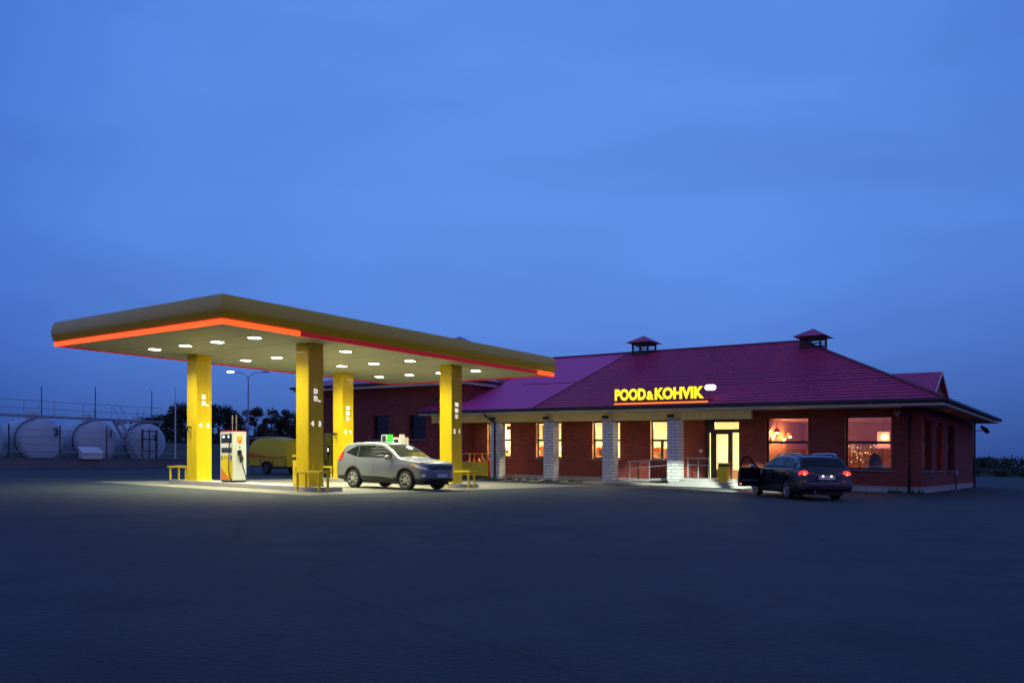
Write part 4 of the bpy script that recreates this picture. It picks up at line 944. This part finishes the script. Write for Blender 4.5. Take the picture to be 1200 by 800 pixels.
for sgn in (-1,1):
    SV.side_pane('side_window', M['car_glass'], suv, 1.60, 2.46, lambda x: 1.125, lambda x: 1.53, sgn)
    SV.side_pane('side_window', M['car_glass'], suv, 2.54, 3.36, lambda x: 1.13, lambda x: 1.555, sgn)
    SV.side_pane('side_window', M['car_glass'], suv, 3.40, 4.03, lambda x: 1.14+.22*max(0,x-3.4), lambda x: 1.55-.30*max(0,x-3.45)-.25*max(0,x-3.45)**2, sgn)
    SV.side_pane('pillar_trim', M['trim'], suv, 2.46, 2.54, lambda x: 1.125, lambda x: 1.55, sgn, .007)
    SV.side_pane('headlight', M['head_lens'], suv, .05, .58, lambda x: .70+.24*x, lambda x: .70+.30*x**.5, sgn, .012)
    SV.side_pane('indicator', M['amber'], suv, .52, .68, lambda x: .83+.12*(x-.5), lambda x: .915-.1*(x-.5), sgn, .016)
    SV.side_pane('tail_light', M['red_lens'], suv, 4.18, 4.36, lambda x: .98+.2*(4.36-x), lambda x: 1.5-1.6*max(0,x-4.2), sgn, .012)
    SV.side_pane('door_seam', M['seam'], suv, 1.48, 1.492, lambda x: .47, lambda x: 1.06, sgn, .011, 2, 20); SV.side_pane('door_seam', M['seam'], suv, 2.50, 2.512, lambda x: .47, lambda x: 1.10, sgn, .011, 2, 20); SV.side_pane('door_seam', M['seam'], suv, 3.40, 3.412, lambda x: .75, lambda x: 1.10, sgn, .011, 2, 20)
    SV.side_pane('door_handle', M['car_silver'], suv, 2.28, 2.44, lambda x: .93, lambda x: .955, sgn, .016, 4, 2); SV.side_pane('door_handle', M['car_silver'], suv, 3.18, 3.34, lambda x: .94, lambda x: .965, sgn, .016, 4, 2)
    SV.side_pane('fog_light', M['head_lens'], suv, .10, .22, lambda x: .49, lambda x: .57, sgn, .008, 4, 3)
    b = MB(); p = SV.side(1.70, 1.10, sgn); b.ball((p[0], p[1]+sgn*.13, 1.13), .115, .75, 1.0, .72, 10); b.bar((p[0],p[1]-.01*sgn,1.08),(p[0],p[1]+sgn*.1,1.1),.05); mi = b.build('mirror', M['car_silver'], suv)
    if sgn < 0: b = MB(); b.ball((p[0]+.045, p[1]+sgn*.14, 1.12), .09, .6, .9, .6, 8); b.build('indicator', M['amber'], mi)
    for xw in SV.wheels: wheel(suv, SV.X(xw), sgn*.785, .345, .225, M['rim'])
b = MB()
b.grid([[SV.top(.018+.085*i/4, -.98+1.96*j/10, .05, .012) for j in range(11)] for i in range(5)]); g_ = b.build('grille', M['trim'], suv)
b = MB(); b.tube([SV.top(.07, -.9+1.8*j/10, .05, .03) for j in range(11)], .014, 6); b.build('grille_bar', M['chrome'], g_)
b = MB(); b.box(SV.X(.0)-.01, SV.X(-.02), -.26,.26,.47,.58); b.build('number_plate', M['plate'], suv)
b = MB(); b.box(SV.X(.10), SV.X(.005), -.46,.46,.40,.455); b.build('lower_intake', M['trim'], suv)
b = MB(); b.tube([(SV.X(3.75),.2,1.66),(SV.X(3.95),.2,1.96)],.006,6); b.build('aerial', M['trim'], suv)
# dark estate car at the steps
wag_tab = [(0,.40,.58,.5),(.04,.34,.68,.66),(.15,.28,.78,.78),(.4,.25,.86,.86),(.8,.24,.92,.895),(1.2,.24,.96,.91),(1.4,.24,1.0,.91),(1.8,.24,1.22,.91),(2.25,.24,1.41,.91),(2.8,.24,1.465,.91),(3.4,.24,1.46,.91),(3.95,.25,1.42,.905),(4.22,.27,1.34,.895),(4.46,.29,1.06,.875),(4.53,.30,.98,.865),(4.60,.31,.84,.855),(4.64,.32,.66,.845),(4.70,.33,.61,.83),(4.77,.36,.58,.80),(4.785,.40,.52,.74)]
profw = [(.22,.93),(.40,.99),(.60,1.0),(.80,.985),(.95,.95),(1.0,.93),(1.45,.74)]
WG = Shape(wag_tab, profw, 4.785, (.93,3.64), .32, .37)
HEAD = R(5)
wag = thing('dark_estate_car', 'dark blue black estate car with its driver door open and red tail lights lit', 'car', gnd(9.86, 28.75, .004), R(90)+HEAD, tilt=True)
WG.body('body', [M['car_dark'], M['trim']], wag, lambda x, z, s: z < .30)
b = MB(); b.box(-2.1,2.1,-.64,.64,.17,.6); b.build('underbody', M['trim'], wag)
WG.top_pane('windscreen', M['car_glass'], wag, 1.45, 2.2, -1, 1); WG.top_pane('rear_window', M['car_glass'], wag, 4.19, 4.47, -1, 1, .085)
for sgn in (-1,1):
    WG.side_pane('side_window', M['car_glass'], wag, 1.72, 2.42, lambda x: 1.0, lambda x: 1.38, sgn)
    WG.side_pane('side_window', M['car_glass'], wag, 2.52, 3.28, lambda x: 1.01, lambda x: 1.385, sgn)
    WG.side_pane('side_window', M['car_glass'], wag, 3.34, 4.08, lambda x: 1.02, lambda x: 1.385-.30*max(0,x-3.7), sgn)
    b = MB(); b.tube([WG.side(1.7+.06*q, .985, sgn, .012) for q in range(41)] + [WG.side(4.13, 1.05, sgn, .012), WG.side(4.12, 1.20, sgn, .012), WG.side(4.02, 1.31, sgn, .012)] + [WG.side(3.9-.1*q, min(1.395, WG.at(3.9-.1*q)[2]-.075), sgn, .012) for q in range(19)], .013, 6); b.build('window_chrome', M['chrome'], wag)
    b = MB(); b.tube([(WG.X(2.2+.1*q), sgn*.60, (1.46+.055*math.sin(math.pi*q/19)**.4) if 0 < q < 19 else 1.42) for q in range(20)], .02, 8); b.build('roof_rail', M['chrome'], wag)
    WG.side_pane('headlight', M['head_lens'], wag, .10, .55, lambda x: .62+.08*x, lambda x: .74+.08*x, sgn, .010)
    b = MB(); b.ball((WG.X(4.535), sgn*.70, .85), .105, .8, 1.7, 1.05, 12); tl = b.build('tail_light', M['tail_lit'], wag)
    b = MB(); b.ball((WG.X(4.60), sgn*.71, .85), .05, .6, 1, 1, 8); b.build('bulb', M['tail_core'], tl)
    b = MB(); b.ball((WG.X(4.57), sgn*.46, .845), .075, .6, 1.3, .9, 12); b.build('tail_light', M['red_lens'], wag)
    b = MB(); b.box(WG.X(4.765), WG.X(4.74), sgn*.73-.06, sgn*.73+.06, .47, .51); b.build('reflector', M['red_lens'], wag)
    for xw in WG.wheels: wheel(wag, WG.X(xw), sgn*.79, .32, .21, M['rim'], 5)
b = MB(); b.box(WG.X(4.70), WG.X(4.655), -.27, .27, .67, .79); pl = b.build('number_plate', M['plate'], wag)
b = MB()
for y in (-.14,.14): b.ball((WG.X(4.70), y, .785), .016, 1, 2, 1, 6)
b.build('plate_lamp', M['plate_lamp'], pl)
b = MB(); b.box(WG.X(4.66), WG.X(4.625), -.42,.42,.805,.83); b.build('tailgate_handle', M['chrome'], wag)
b = MB(); b.box(WG.X(4.80), WG.X(4.77), -.62,.62,.56,.575); b.build('bumper_strip', M['chrome'], wag)
b = MB(); b.tube([(WG.X(4.33),0,1.24),(WG.X(4.40),.35,1.16)],.012); b.build('wiper', M['trim'], wag)
b = MB(); b.tube([(WG.X(4.6),.45,.27),(WG.X(4.80),.45,.27)],.04); b.build('exhaust', M['chrome'], wag)
# the open driver door: opening in the flank, then the leaf swung out on its front edge
WG.side_pane('door_opening', M['trim'], wag, 1.38, 2.40, lambda x: .34, lambda x: 1.39, 1, .010, 16, 10)
hx, hy = WG.X(1.36), WG.w(.91, .7)
rot = Matrix.Rotation(R(-64), 3, 'Z')
def swing(p):
    q = rot @ Vector((p[0]-hx, p[1]-hy, 0)); return (hx+q.x, hy+q.y+.03, p[2])
def leaf(x0, x1, zl, zh, m, name, par, th=.09, n=12, nz=8, o0=.01):
    b = MB(); A = []; B = []
    for i in range(n+1):
        x = x0+(x1-x0)*i/n; a, c = zl(x), zh(x); A.append([swing(WG.side(x, a+(c-a)*j/nz, 1, o0)) for j in range(nz+1)]); B.append([swing(WG.side(x, a+(c-a)*j/nz, 1, o0-th)) for j in range(nz+1)])
    b.grid(A); b.grid(B)
    for G1, G2 in ((A[0],B[0]),(A[-1],B[-1]),([r[0] for r in A],[r[0] for r in B]),([r[-1] for r in A],[r[-1] for r in B])): b.grid([G1, G2])
    return b.build(name, m, par)
ztop = lambda x: min(1.40, 1.0+.62*(x-1.45)) if x > 1.5 else 1.03
dr = leaf(1.38, 2.40, lambda x: .34, lambda x: 1.0, M['car_dark'], 'driver_door', wag)
leaf(1.46, 2.40, lambda x: max(1.0, ztop(x)-.055), ztop, M['trim'], 'window_frame', dr, .03); leaf(2.34, 2.40, lambda x: 1.0, lambda x: 1.36, M['trim'], 'window_frame', dr, .03, 2)
b = MB(); b.grid([[swing(WG.side(1.55+.79*i/8, 1.001+(max(1.003, ztop(1.55+.79*i/8)-.056)-1.001)*j/4, 1, -.005)) for j in range(5)] for i in range(9)]); b.build('window_pane', glass('door_glass', (.55,.55,.52), .03), dr)
leaf(1.5, 2.3, lambda x: .52, lambda x: .58, M['grey'], 'door_pocket', dr, .04, 6, 2, -.095)
leaf(2.33, 2.39, lambda x: .40, lambda x: .45, emit('glowing_reflector', (1,.12,.05), 2.5), 'glowing_reflector', dr, .02, 2, 2, -.085)  # red reflector given a glow of its own
b = MB(); p = swing(WG.side(1.62, 1.0, 1, .12)); b.ball((p[0], p[1], 1.04), .10, .9, .9, .75, 10); b.build('mirror', M['chrome'], dr)
b = MB(); p = SV.side(1.7,1.0,-1); q = WG.side(1.66, 1.0, -1, .10); b.ball((q[0],q[1],1.04),.10,.7,1,.75,10); b.build('mirror', M['car_dark'], wag)
for sgn in (-1,1):                                              # dipped headlights wash the shop steps
    la = bpy.data.lights.new('headlamp_beam', 'SPOT'); la.energy = 5500; la.color = (.88,1,.84); la.spot_size = R(26); la.spot_blend = .4; la.shadow_soft_size = .05
    lo = bpy.data.objects.new('headlamp_beam', la); COL.objects.link(lo); lo.parent = wag; lo.location = (WG.X(-.06), sgn*.62, .62); lo.rotation_euler = (R(90-8.5), 0, R(-90-5+sgn*8))

# ------------------------------------------------------------------ rental trailer
tr = thing('covered_trailer', 'yellow rental trailer with a high tarpaulin cover behind the fuel pump', 'trailer', gnd(-13.75, 48.7), ROT, tilt=True)
L2, W2 = 1.78, .82
b = MB(); b.box(-L2, L2, -W2, -W2+.04, .50, .92); b.box(-L2, L2, W2-.04, W2, .50, .92); b.box(-L2, -L2+.04, -W2+.04, W2-.04, .50, .92); b.box(L2-.04, L2, -W2+.04, W2-.04, .50, .92); b.box(-L2, L2, -W2, W2, .46, .499); b.build('side_panel', M['yellow'], tr)
b = MB(); rows = []
for i in range(41):
    u = i/40; x = -L2-.02+(2*L2+.04)*u; ins = .16*(1-min(1, 8*u))+.02; hgt = 1.98+.10*math.sin(math.pi*u)-.10*max(0,1-8*u)+.012*abs(math.sin(u*40)); y = W2+.02
    x2 = x+(.32*(1-u*4) if u < .25 else 0)
    rows.append([(x,-y,.90),(x+(x2-x)*.3,-y-.01,1.2),(x+(x2-x)*.7,-y+.01,1.6),(x2,-y+.06,hgt-.08),(x2,-y+.20,hgt),(x2,0,hgt+.03),(x2,y-.20,hgt),(x2,y-.06,hgt-.08),(x+(x2-x)*.7,y-.01,1.6),(x+(x2-x)*.3,y+.01,1.2),(x,y,.90)])
b.grid(rows); b.face(rows[0]); b.face(rows[-1]); cv = b.build('cover', M['tarp'], tr, sharp=50)
b = MB()
for i in range(40):
    u0 = i/40
    for (q, s2) in ((0,1),):
        x0 = -L2+2*L2*u0; x1 = x0+2*L2/40; z = lambda x: 1.22-.22*min(1, (x+L2)/1.8)+.02
        b.face([(x0,-W2-.036,.94),(x1,-W2-.036,.94),(x1,-W2-.036,z(x1)),(x0,-W2-.036,z(x0))])
b.build('orange_stripe', M['orange'], cv)
b = MB()
for i in range(12): b.ball((-L2+.42+.29*i,-W2+.13,2.055+.09*math.sin(math.pi*(i+1.4)/14)),.07,1.7,.9,.35,6)
b.build('scalloped_edge', M['white'], cv)
for sgn in (-1,1):
    wheel(tr, .15, sgn*(W2+.10), .33, .2, M['grey'], 5)
    b = MB(); pts = [(.15+.42*math.cos(R(a)), .33+.42*math.sin(R(a))) for a in range(10,171,16)]; pts += [(p[0]*.94+.009, .33+(p[1]-.33)*.93) for p in reversed(pts)]
    b.prism(pts, lambda p, e: (p[0], sgn*(W2+.01)+sgn*.2*e, p[1])); b.build('mudguard', M['black'], tr)
b = MB(); b.bar((-L2,0,.46),(-L2-.9,0,.46),.07); b.bar((-L2,-.5,.46),(-L2-.7,0,.46),.06); b.bar((-L2,.5,.46),(-L2-.7,0,.46),.06); b.tube([(-L2-.75,0,.5),(-L2-.75,0,.05)],.03); b.build('drawbar', M['dark_steel'], tr)
b = MB(); b.box(-L2+.1,L2-.1,-.6,.6,.40,.459); b.box(.08,.22,-.8,.8,.30,.36); b.build('chassis', M['dark_steel'], tr)
b = MB()
for x in (-L2+.05,-.6,.55,L2-.1): b.box(x,x+.05,-W2-.012,-W2-.002,.5,.93)
b.build('stanchion', M['dark_steel'], tr)

# ------------------------------------------------------------------ tank farm
TK0 = Vector((-26.35, 60.0, 0)); LT_ = 3.65
labs = ['white fuel storage tank at the end of the row, behind the steel filling frame','white fuel storage tank numbered 1 behind the white cabinet','white fuel storage tank numbered 3, next to the cut off tank','white fuel storage tank numbered 2, mostly cut off by the frame']
nums = [None, '1', '3', '2']
for k in range(5):
    if k == 4: break
    base = TK0 - EV*LT_*k
    t = thing('storage_tank', labs[k], 'tank', gnd(base.x, base.y, .42), ROT, 'white fuel storage tanks in a row')
    r = 1.40; b = MB()
    pr = [(.001,.30),(.45,.285),(.85,.22),(1.15,.12),(1.32,.0),(1.39,-.14),(1.40,-.3),(1.40,-3.4),(1.32,-3.75),(1.1,-3.9),(.7,-4.0),(.001,-4.05)]
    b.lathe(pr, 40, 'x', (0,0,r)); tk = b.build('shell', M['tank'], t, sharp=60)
    b = MB(); rr = 1.415; b.lathe([(1.40,-.62),(rr,-.62),(rr,-.82),(1.40,-.82)], 40, 'x', (0,0,r)); b.build('band', M['tank_band'], t)
    b = MB(); b.lathe([(.001,.5),(.3,.5),(.32,.45),(.32,-.05),(.001,-.05)],16,'z',(-1.6,0,2*r)); b.tube([(-1.0,.2,2*r-.05),(-1.0,.2,2*r+.9),(-1.0,.35,2*r+1.0)],.035); b.build('manhole', M['tank'], t)
    for x in (-.8,-3.0): b = MB(); b.box(x-.15,x+.15,-1.05,1.05,-.42,.35); b.build('saddle', M['wall_concrete'], t)
    if nums[k]:
        V, Fs = text_faces(nums[k], .72, .02, 0, 'CENTER'); b = MB()
        for off in (0,):
            b.solid([(.0+.30*(1-((v.x+.72)**2+(v.y+.1)**2)/1.4**2)**.5 + .012 + .06, .72+v.x, r+.28+v.y) for v in V], Fs)
        b.build('number', M['number_blue'], t, normals=False)
# concrete bund wall, fence, stair, catwalk
def farm(a, t, z):            # a: metres in front of the tank ends, t along the row (0 at the right hand tank)
    p = TK0 - EU*a + EV*t; return Vector((p.x, p.y, z+gz(p.x)))
bw = thing('bund_wall', 'low weathered concrete wall in front of the storage tanks', 'wall', farm(1.6, -5, 0))
b = MB(); b.box(1.5, 1.72, -24, 3.2, -.1, .60); b.box(-6.5, 1.499, 2.98, 3.2, -.1, .60); b.build('wall', M['wall_concrete'], bw, farm, bevel=.02)
b = MB(); b.box(1.46, 1.76, -24, 3.24, .601, .67); b.build('coping', M['wall_concrete'], bw, farm)
fs = MB(); fs.box(-7, 1.49, -24, 2.97, -.1, .30); tag(fs.build('gravel_bed', M['concrete'], xf=farm, kind='structure'), 'pale ground inside the tank wall', 'ground')
fe = thing('wire_fence', 'thin dark posted wire fence along the top of the tank wall', 'fence', farm(1.6, -5, .67))
for k in range(8):
    b = MB(); b.tube([(1.6,2.2-3.05*k,.671),(1.6,2.2-3.05*k,2.75)],.045,8); b.build('post', M['dark_steel'], fe, farm)
b = MB()
for z in (1.05,): b.tube([(1.6,2.2,z),(1.6,-19.2,z)],.028,6)
b.build('rail', M['steel'], fe, farm)
b = MB()
for z in (1.5,1.95,2.4): b.tube([(1.6,2.2,z),(1.6,-19.2,z)],.006,4)
b.build('wire', M['dark_steel'], fe, farm)
cw = thing('catwalk', 'pale steel catwalk with handrail running across the tops of the tanks', 'catwalk', farm(-.5, -6, 3.3))
b = MB(); b.box(-.9,-.1,-20,1.2,3.28,3.42); b.build('deck', M['steel'], cw, farm)
for k in range(12): b = MB(); b.tube([(-.12,1.1-1.9*k,3.42),(-.12,1.1-1.9*k,4.35)],.018,6); b.build('post', M['steel'], cw, farm)
b = MB(); 
for z in (3.85,4.35): b.tube([(-.12,1.1,z),(-.12,-20,z)],.016,6)
b.build('handrail', M['steel'], cw, farm)
sd = thing('steel_stair', 'steep pale steel stair leaning up to the catwalk between the last two tanks', 'stair', farm(1.0, -1.5, .3))
b = MB()
P0_, P1_ = Vector((1.1,-1.3,.35)), Vector((.1,-2.45,3.35))
for o in (-.30,.30): b.bar(P0_+Vector((o*1.2,o*.2,0)), P1_+Vector((o*1.2,o*.2,0)), .05, .16)
b.build('stringer', M['steel'], sd, farm)
b = MB()
for k in range(11): p = P0_.lerp(P1_, (k+.5)/11); b.bar(p+Vector((-.36,-.06,0)), p+Vector((.36,.06,0)), .20, .035)
b.build('tread', M['steel'], sd, farm)
b = MB()
for o in (-.30,.30): b.tube([P0_+Vector((o*1.2,o*.2,.9)), P1_+Vector((o*1.2,o*.2,.95))],.02,6); b.tube([P0_+Vector((o*1.2,o*.2,0)), P0_+Vector((o*1.2,o*.2,.9))],.02,6)
b.build('handrail', M['steel'], sd, farm)
ub = thing('utility_cabinet', 'low white cabinet with sloping lid standing on the tank wall', 'cabinet', farm(1.62, -5.0, .67))
b = MB(); b.prism([(1.95,.60),(1.95,1.0),(1.35,1.36),(1.35,.672),(1.78,.672),(1.78,.60)], lambda p, e: (p[0], -5.65+1.3*e, p[1])); b.build('body', M['white'], ub, farm, bevel=.02)
b = MB(); b.prism([(2.0,.985),(2.0,1.02),(1.33,1.42),(1.33,1.385)], lambda p, e: (p[0], -5.7+1.4*e, p[1])); b.build('lid', M['white'], ub, farm)
pf = thing('pipe_frame', 'dark steel filling frame with rails in front of the end tank', 'frame', farm(1.2, 0, .3))
for t in (-1.2, -.15): b = MB(); b.bar((1.3,t,.3),(1.3,t,2.7),.10); b.build('post', M['dark_steel'], pf, farm)
b = MB()
for z in (1.2,2.05,2.6): b = MB(); b.bar((1.3,-1.15,z),(1.3,-.2,z),.07); b.build('cross_rail', M['dark_steel'], pf, farm)
b = MB(); b.tube([(1.2,-.3,2.3),(1.45,-.3,2.25),(1.45,-.3,1.9)],.05); b.build('coupling', M['black'], pf, farm)
def pole(name, loc, h, r, m, label, cat, group=None, first={}):
    th = thing(name, label, cat, loc, 0, group)
    b = MB(); b.tube([(0,0,0),(0,0,h*.5),(0,0,h)], r, 8, r1=r*.6); b.build('mast', m, th)
    b = MB(); b.lathe([(.001,.06),(r*2.2,.05),(r*2.4,0)],10); b.build('base', M['wall_concrete'], th); return th
for k, (px, py, l) in enumerate(((-34.1,60,'lightning mast behind the tank numbered 3'),(-30.2,60,'lightning mast behind the tank numbered 1'),(-27.2,62.5,'lightning mast behind the tank by the filling frame'))):
    t = pole('lightning_mast', gnd(px, py), 5.75, .05, M['dark_steel'], 'thin dark '+l, 'mast', 'lightning masts behind the tanks')
pole('flagpole', gnd(-30.5, 75), 7.0, .075, M['white'], 'pale bare flagpole between the tanks and the yellow column', 'flagpole')

# street lamp with two arms, one lit
lp = thing('street_lamp', 'tall twin armed street lamp with only one of its heads lit', 'street lamp', gnd(-23.9, 75.0))
b = MB(); b.tube([(0,0,0),(0,0,4),(0,0,7.9)], .09, 10, r1=.055); b.build('pole', M['steel'], lp)
for sgn in (-1,1):
    b = MB(); b.tube([(0,0,7.9),(sgn*.15,0,8.15),(sgn*.55,0,8.40),(sgn*1.35,0,8.50)],.035,8); b.build('arm', M['steel'], lp)
    b = MB(); b.ball((sgn*1.6,0,8.52),.2,1.7,.8,.42,10); hd = b.build('lamp_head', M['steel'] if sgn > 0 else emit('street_lamp_glow',(1,.95,.80),9), lp)

# ------------------------------------------------------------------ vegetation
def leaves(b, centres, count, size, spread_, mi=1):
    for c in centres:
        for _ in range(count):
            d = Vector((random.gauss(0,1), random.gauss(0,1), random.gauss(0,.8))); d = d.normalized()*random.random()**.45
            p = Vector(c[:3]) + Vector((d.x*c[3], d.y*c[3], d.z*c[3]*.8))
            n_ = Vector((random.uniform(-1,1), random.uniform(-1,1), random.uniform(-.3,1))).normalized(); x = n_.orthogonal().normalized(); y = n_.cross(x); s = size*random.uniform(.6,1.4)
            b.face([p-x*s, p-y*s*.6, p+x*s, p+y*s*.6], random.randrange(mi))
def tree(x, y, h, wd, m, label, z0=0):
    t = thing('tree', label, 'tree', gnd(x, y, z0), random.uniform(0,6), 'dark trees on the hill behind the forecourt')
    b = MB(); b.tube([(0,0,-.5),(.05,0,h*.25),(-.08,.05,h*.5),(.05,0,h*.8)], .03*h, 8, r1=.008*h)
    for k in range(6):
        a = k*2.4; z = h*(.28+.09*k); b.tube([(0,0,z),(wd*.25*math.cos(a),wd*.25*math.sin(a),z+h*.12),(wd*.4*math.cos(a),wd*.4*math.sin(a),z+h*.2)], .011*h, 5, r1=.003*h)
    b.build('trunk', M['bark'], t)
    cs = []
    for k in range(20):
        a = random.uniform(0,6.3); v = random.random(); rr = wd*.42*math.sin(math.pi*min(.97, .12+v*.85))**.7*random.uniform(.35,1); z = h*(.14+.78*v); cs.append((rr*math.cos(a), rr*math.sin(a), z, h*random.uniform(.10,.19)))
    b = MB(); leaves(b, cs, 150, .026*h, 1); b.build('crown', m, t, weld=False, normals=False)
def at(px, Y): return (px-600)/970.02*Y
TREES = [(152,118,5.2,5,0,'small dark tree over the right end of the tank row'),(166,122,6.0,5.5,1,'bushy dark tree between the last lightning mast and the flagpole'),(184,126,6.6,6,2,'brownish tree just short of the pale flagpole'),(196,132,7.4,6,1,'bushy tree rising right behind the flagpole'),
 (212,120,8.7,5.6,0,'tall dark tree against the edge of the yellow column beside the flagpole'),(232,128,8.4,6,1,'dark tree behind the column beside the flagpole'),(256,122,8.6,7,0,'broad dark tree above the lone fuel pump'),(276,130,7.6,6,1,'dark tree between the pump masts and the street lamp'),
 (298,118,7.8,6.4,2,'brownish autumn tree directly behind the street lamp pole'),(318,126,7.9,7,0,'broad dark tree above the yellow trailer cover'),(338,122,8.0,6.8,2,'brownish low tree above the rear of the trailer'),(356,130,6.9,7,1,'dark tree behind the nearest canopy column'),(378,124,7.2,7,0,'dark tree hidden behind the hall end wall'),(402,128,6.6,7,1,'dark tree hidden behind the column with the silver car')]
for px, Y, h, wd, kd, lab in TREES:
    tree(at(px,Y), Y, h*.78, wd*1.12, M['leaf_b'] if kd == 2 else M['leaf_a'], lab, 1.6)
b = MB()
for k in range(150):
    px = random.uniform(100, 420); Y = random.uniform(112, 135); z = random.uniform(1.5, 3.4); c = gnd(at(px,Y), Y, z); leaves(b, [(c.x, c.y, c.z, random.uniform(1.0,1.8))], 24, .22, 1)
tag(b.build('undergrowth', M['leaf_a'], kind='stuff', weld=False, normals=False), 'dark undergrowth filling the foot of the trees on the hill', 'undergrowth')
b = MB()
for k in range(420):
    x = random.uniform(46, 84); Y = random.uniform(89.5, 97); c = gnd(x, Y, random.uniform(.05, .85)*(.8+.3*math.sin(x*.9))); leaves(b, [(c.x, c.y, c.z, random.uniform(.4,.8))], 40, .10, 2)
tag(b.build('verge_scrub', [M['leaf_a'], M['grass']], kind='stuff', weld=False, normals=False), 'dark scrub along the far verge to the beyond the shop', 'scrub')
b = MB()
for k in range(1100):
    x = random.uniform(120, 330); Y = random.uniform(285, 330); h = random.uniform(.3, 4.2+1.6*math.sin(x*.11)*math.sin(x*.037)); c = gnd(x, Y, h*.75); leaves(b, [(c.x, c.y, c.z, 1.9)], 20, .42, 1)
tag(b.build('distant_treeline', M['leaf_a'], kind='stuff', weld=False, normals=False), 'far hazy line of trees on the horizon beyond the shop', 'treeline')
b = MB()
for (s, t, n_) in [(random.uniform(17,24.3), -2.05, 1) for _ in range(46)] + [(random.uniform(-.2,1.1), -.2, 1) for _ in range(16)] + [(random.uniform(15,17), -2.05, 1) for _ in range(8)]:
    for _ in range(9):
        p = bld(s+random.gauss(0,.08), t+random.gauss(0,.05), 0); a = random.uniform(0,6.3); h = random.uniform(.06,.2); d = Vector((math.cos(a),math.sin(a),0))
        b.face([p-d*.02, p+d*.02, p+d*.03+Vector((0,0,h))+d.orthogonal().normalized()*.05])
tag(b.build('weeds', M['weed'], kind='stuff', weld=False, normals=False), 'tufts of green weeds along the foot of the porch and the corner', 'weeds')
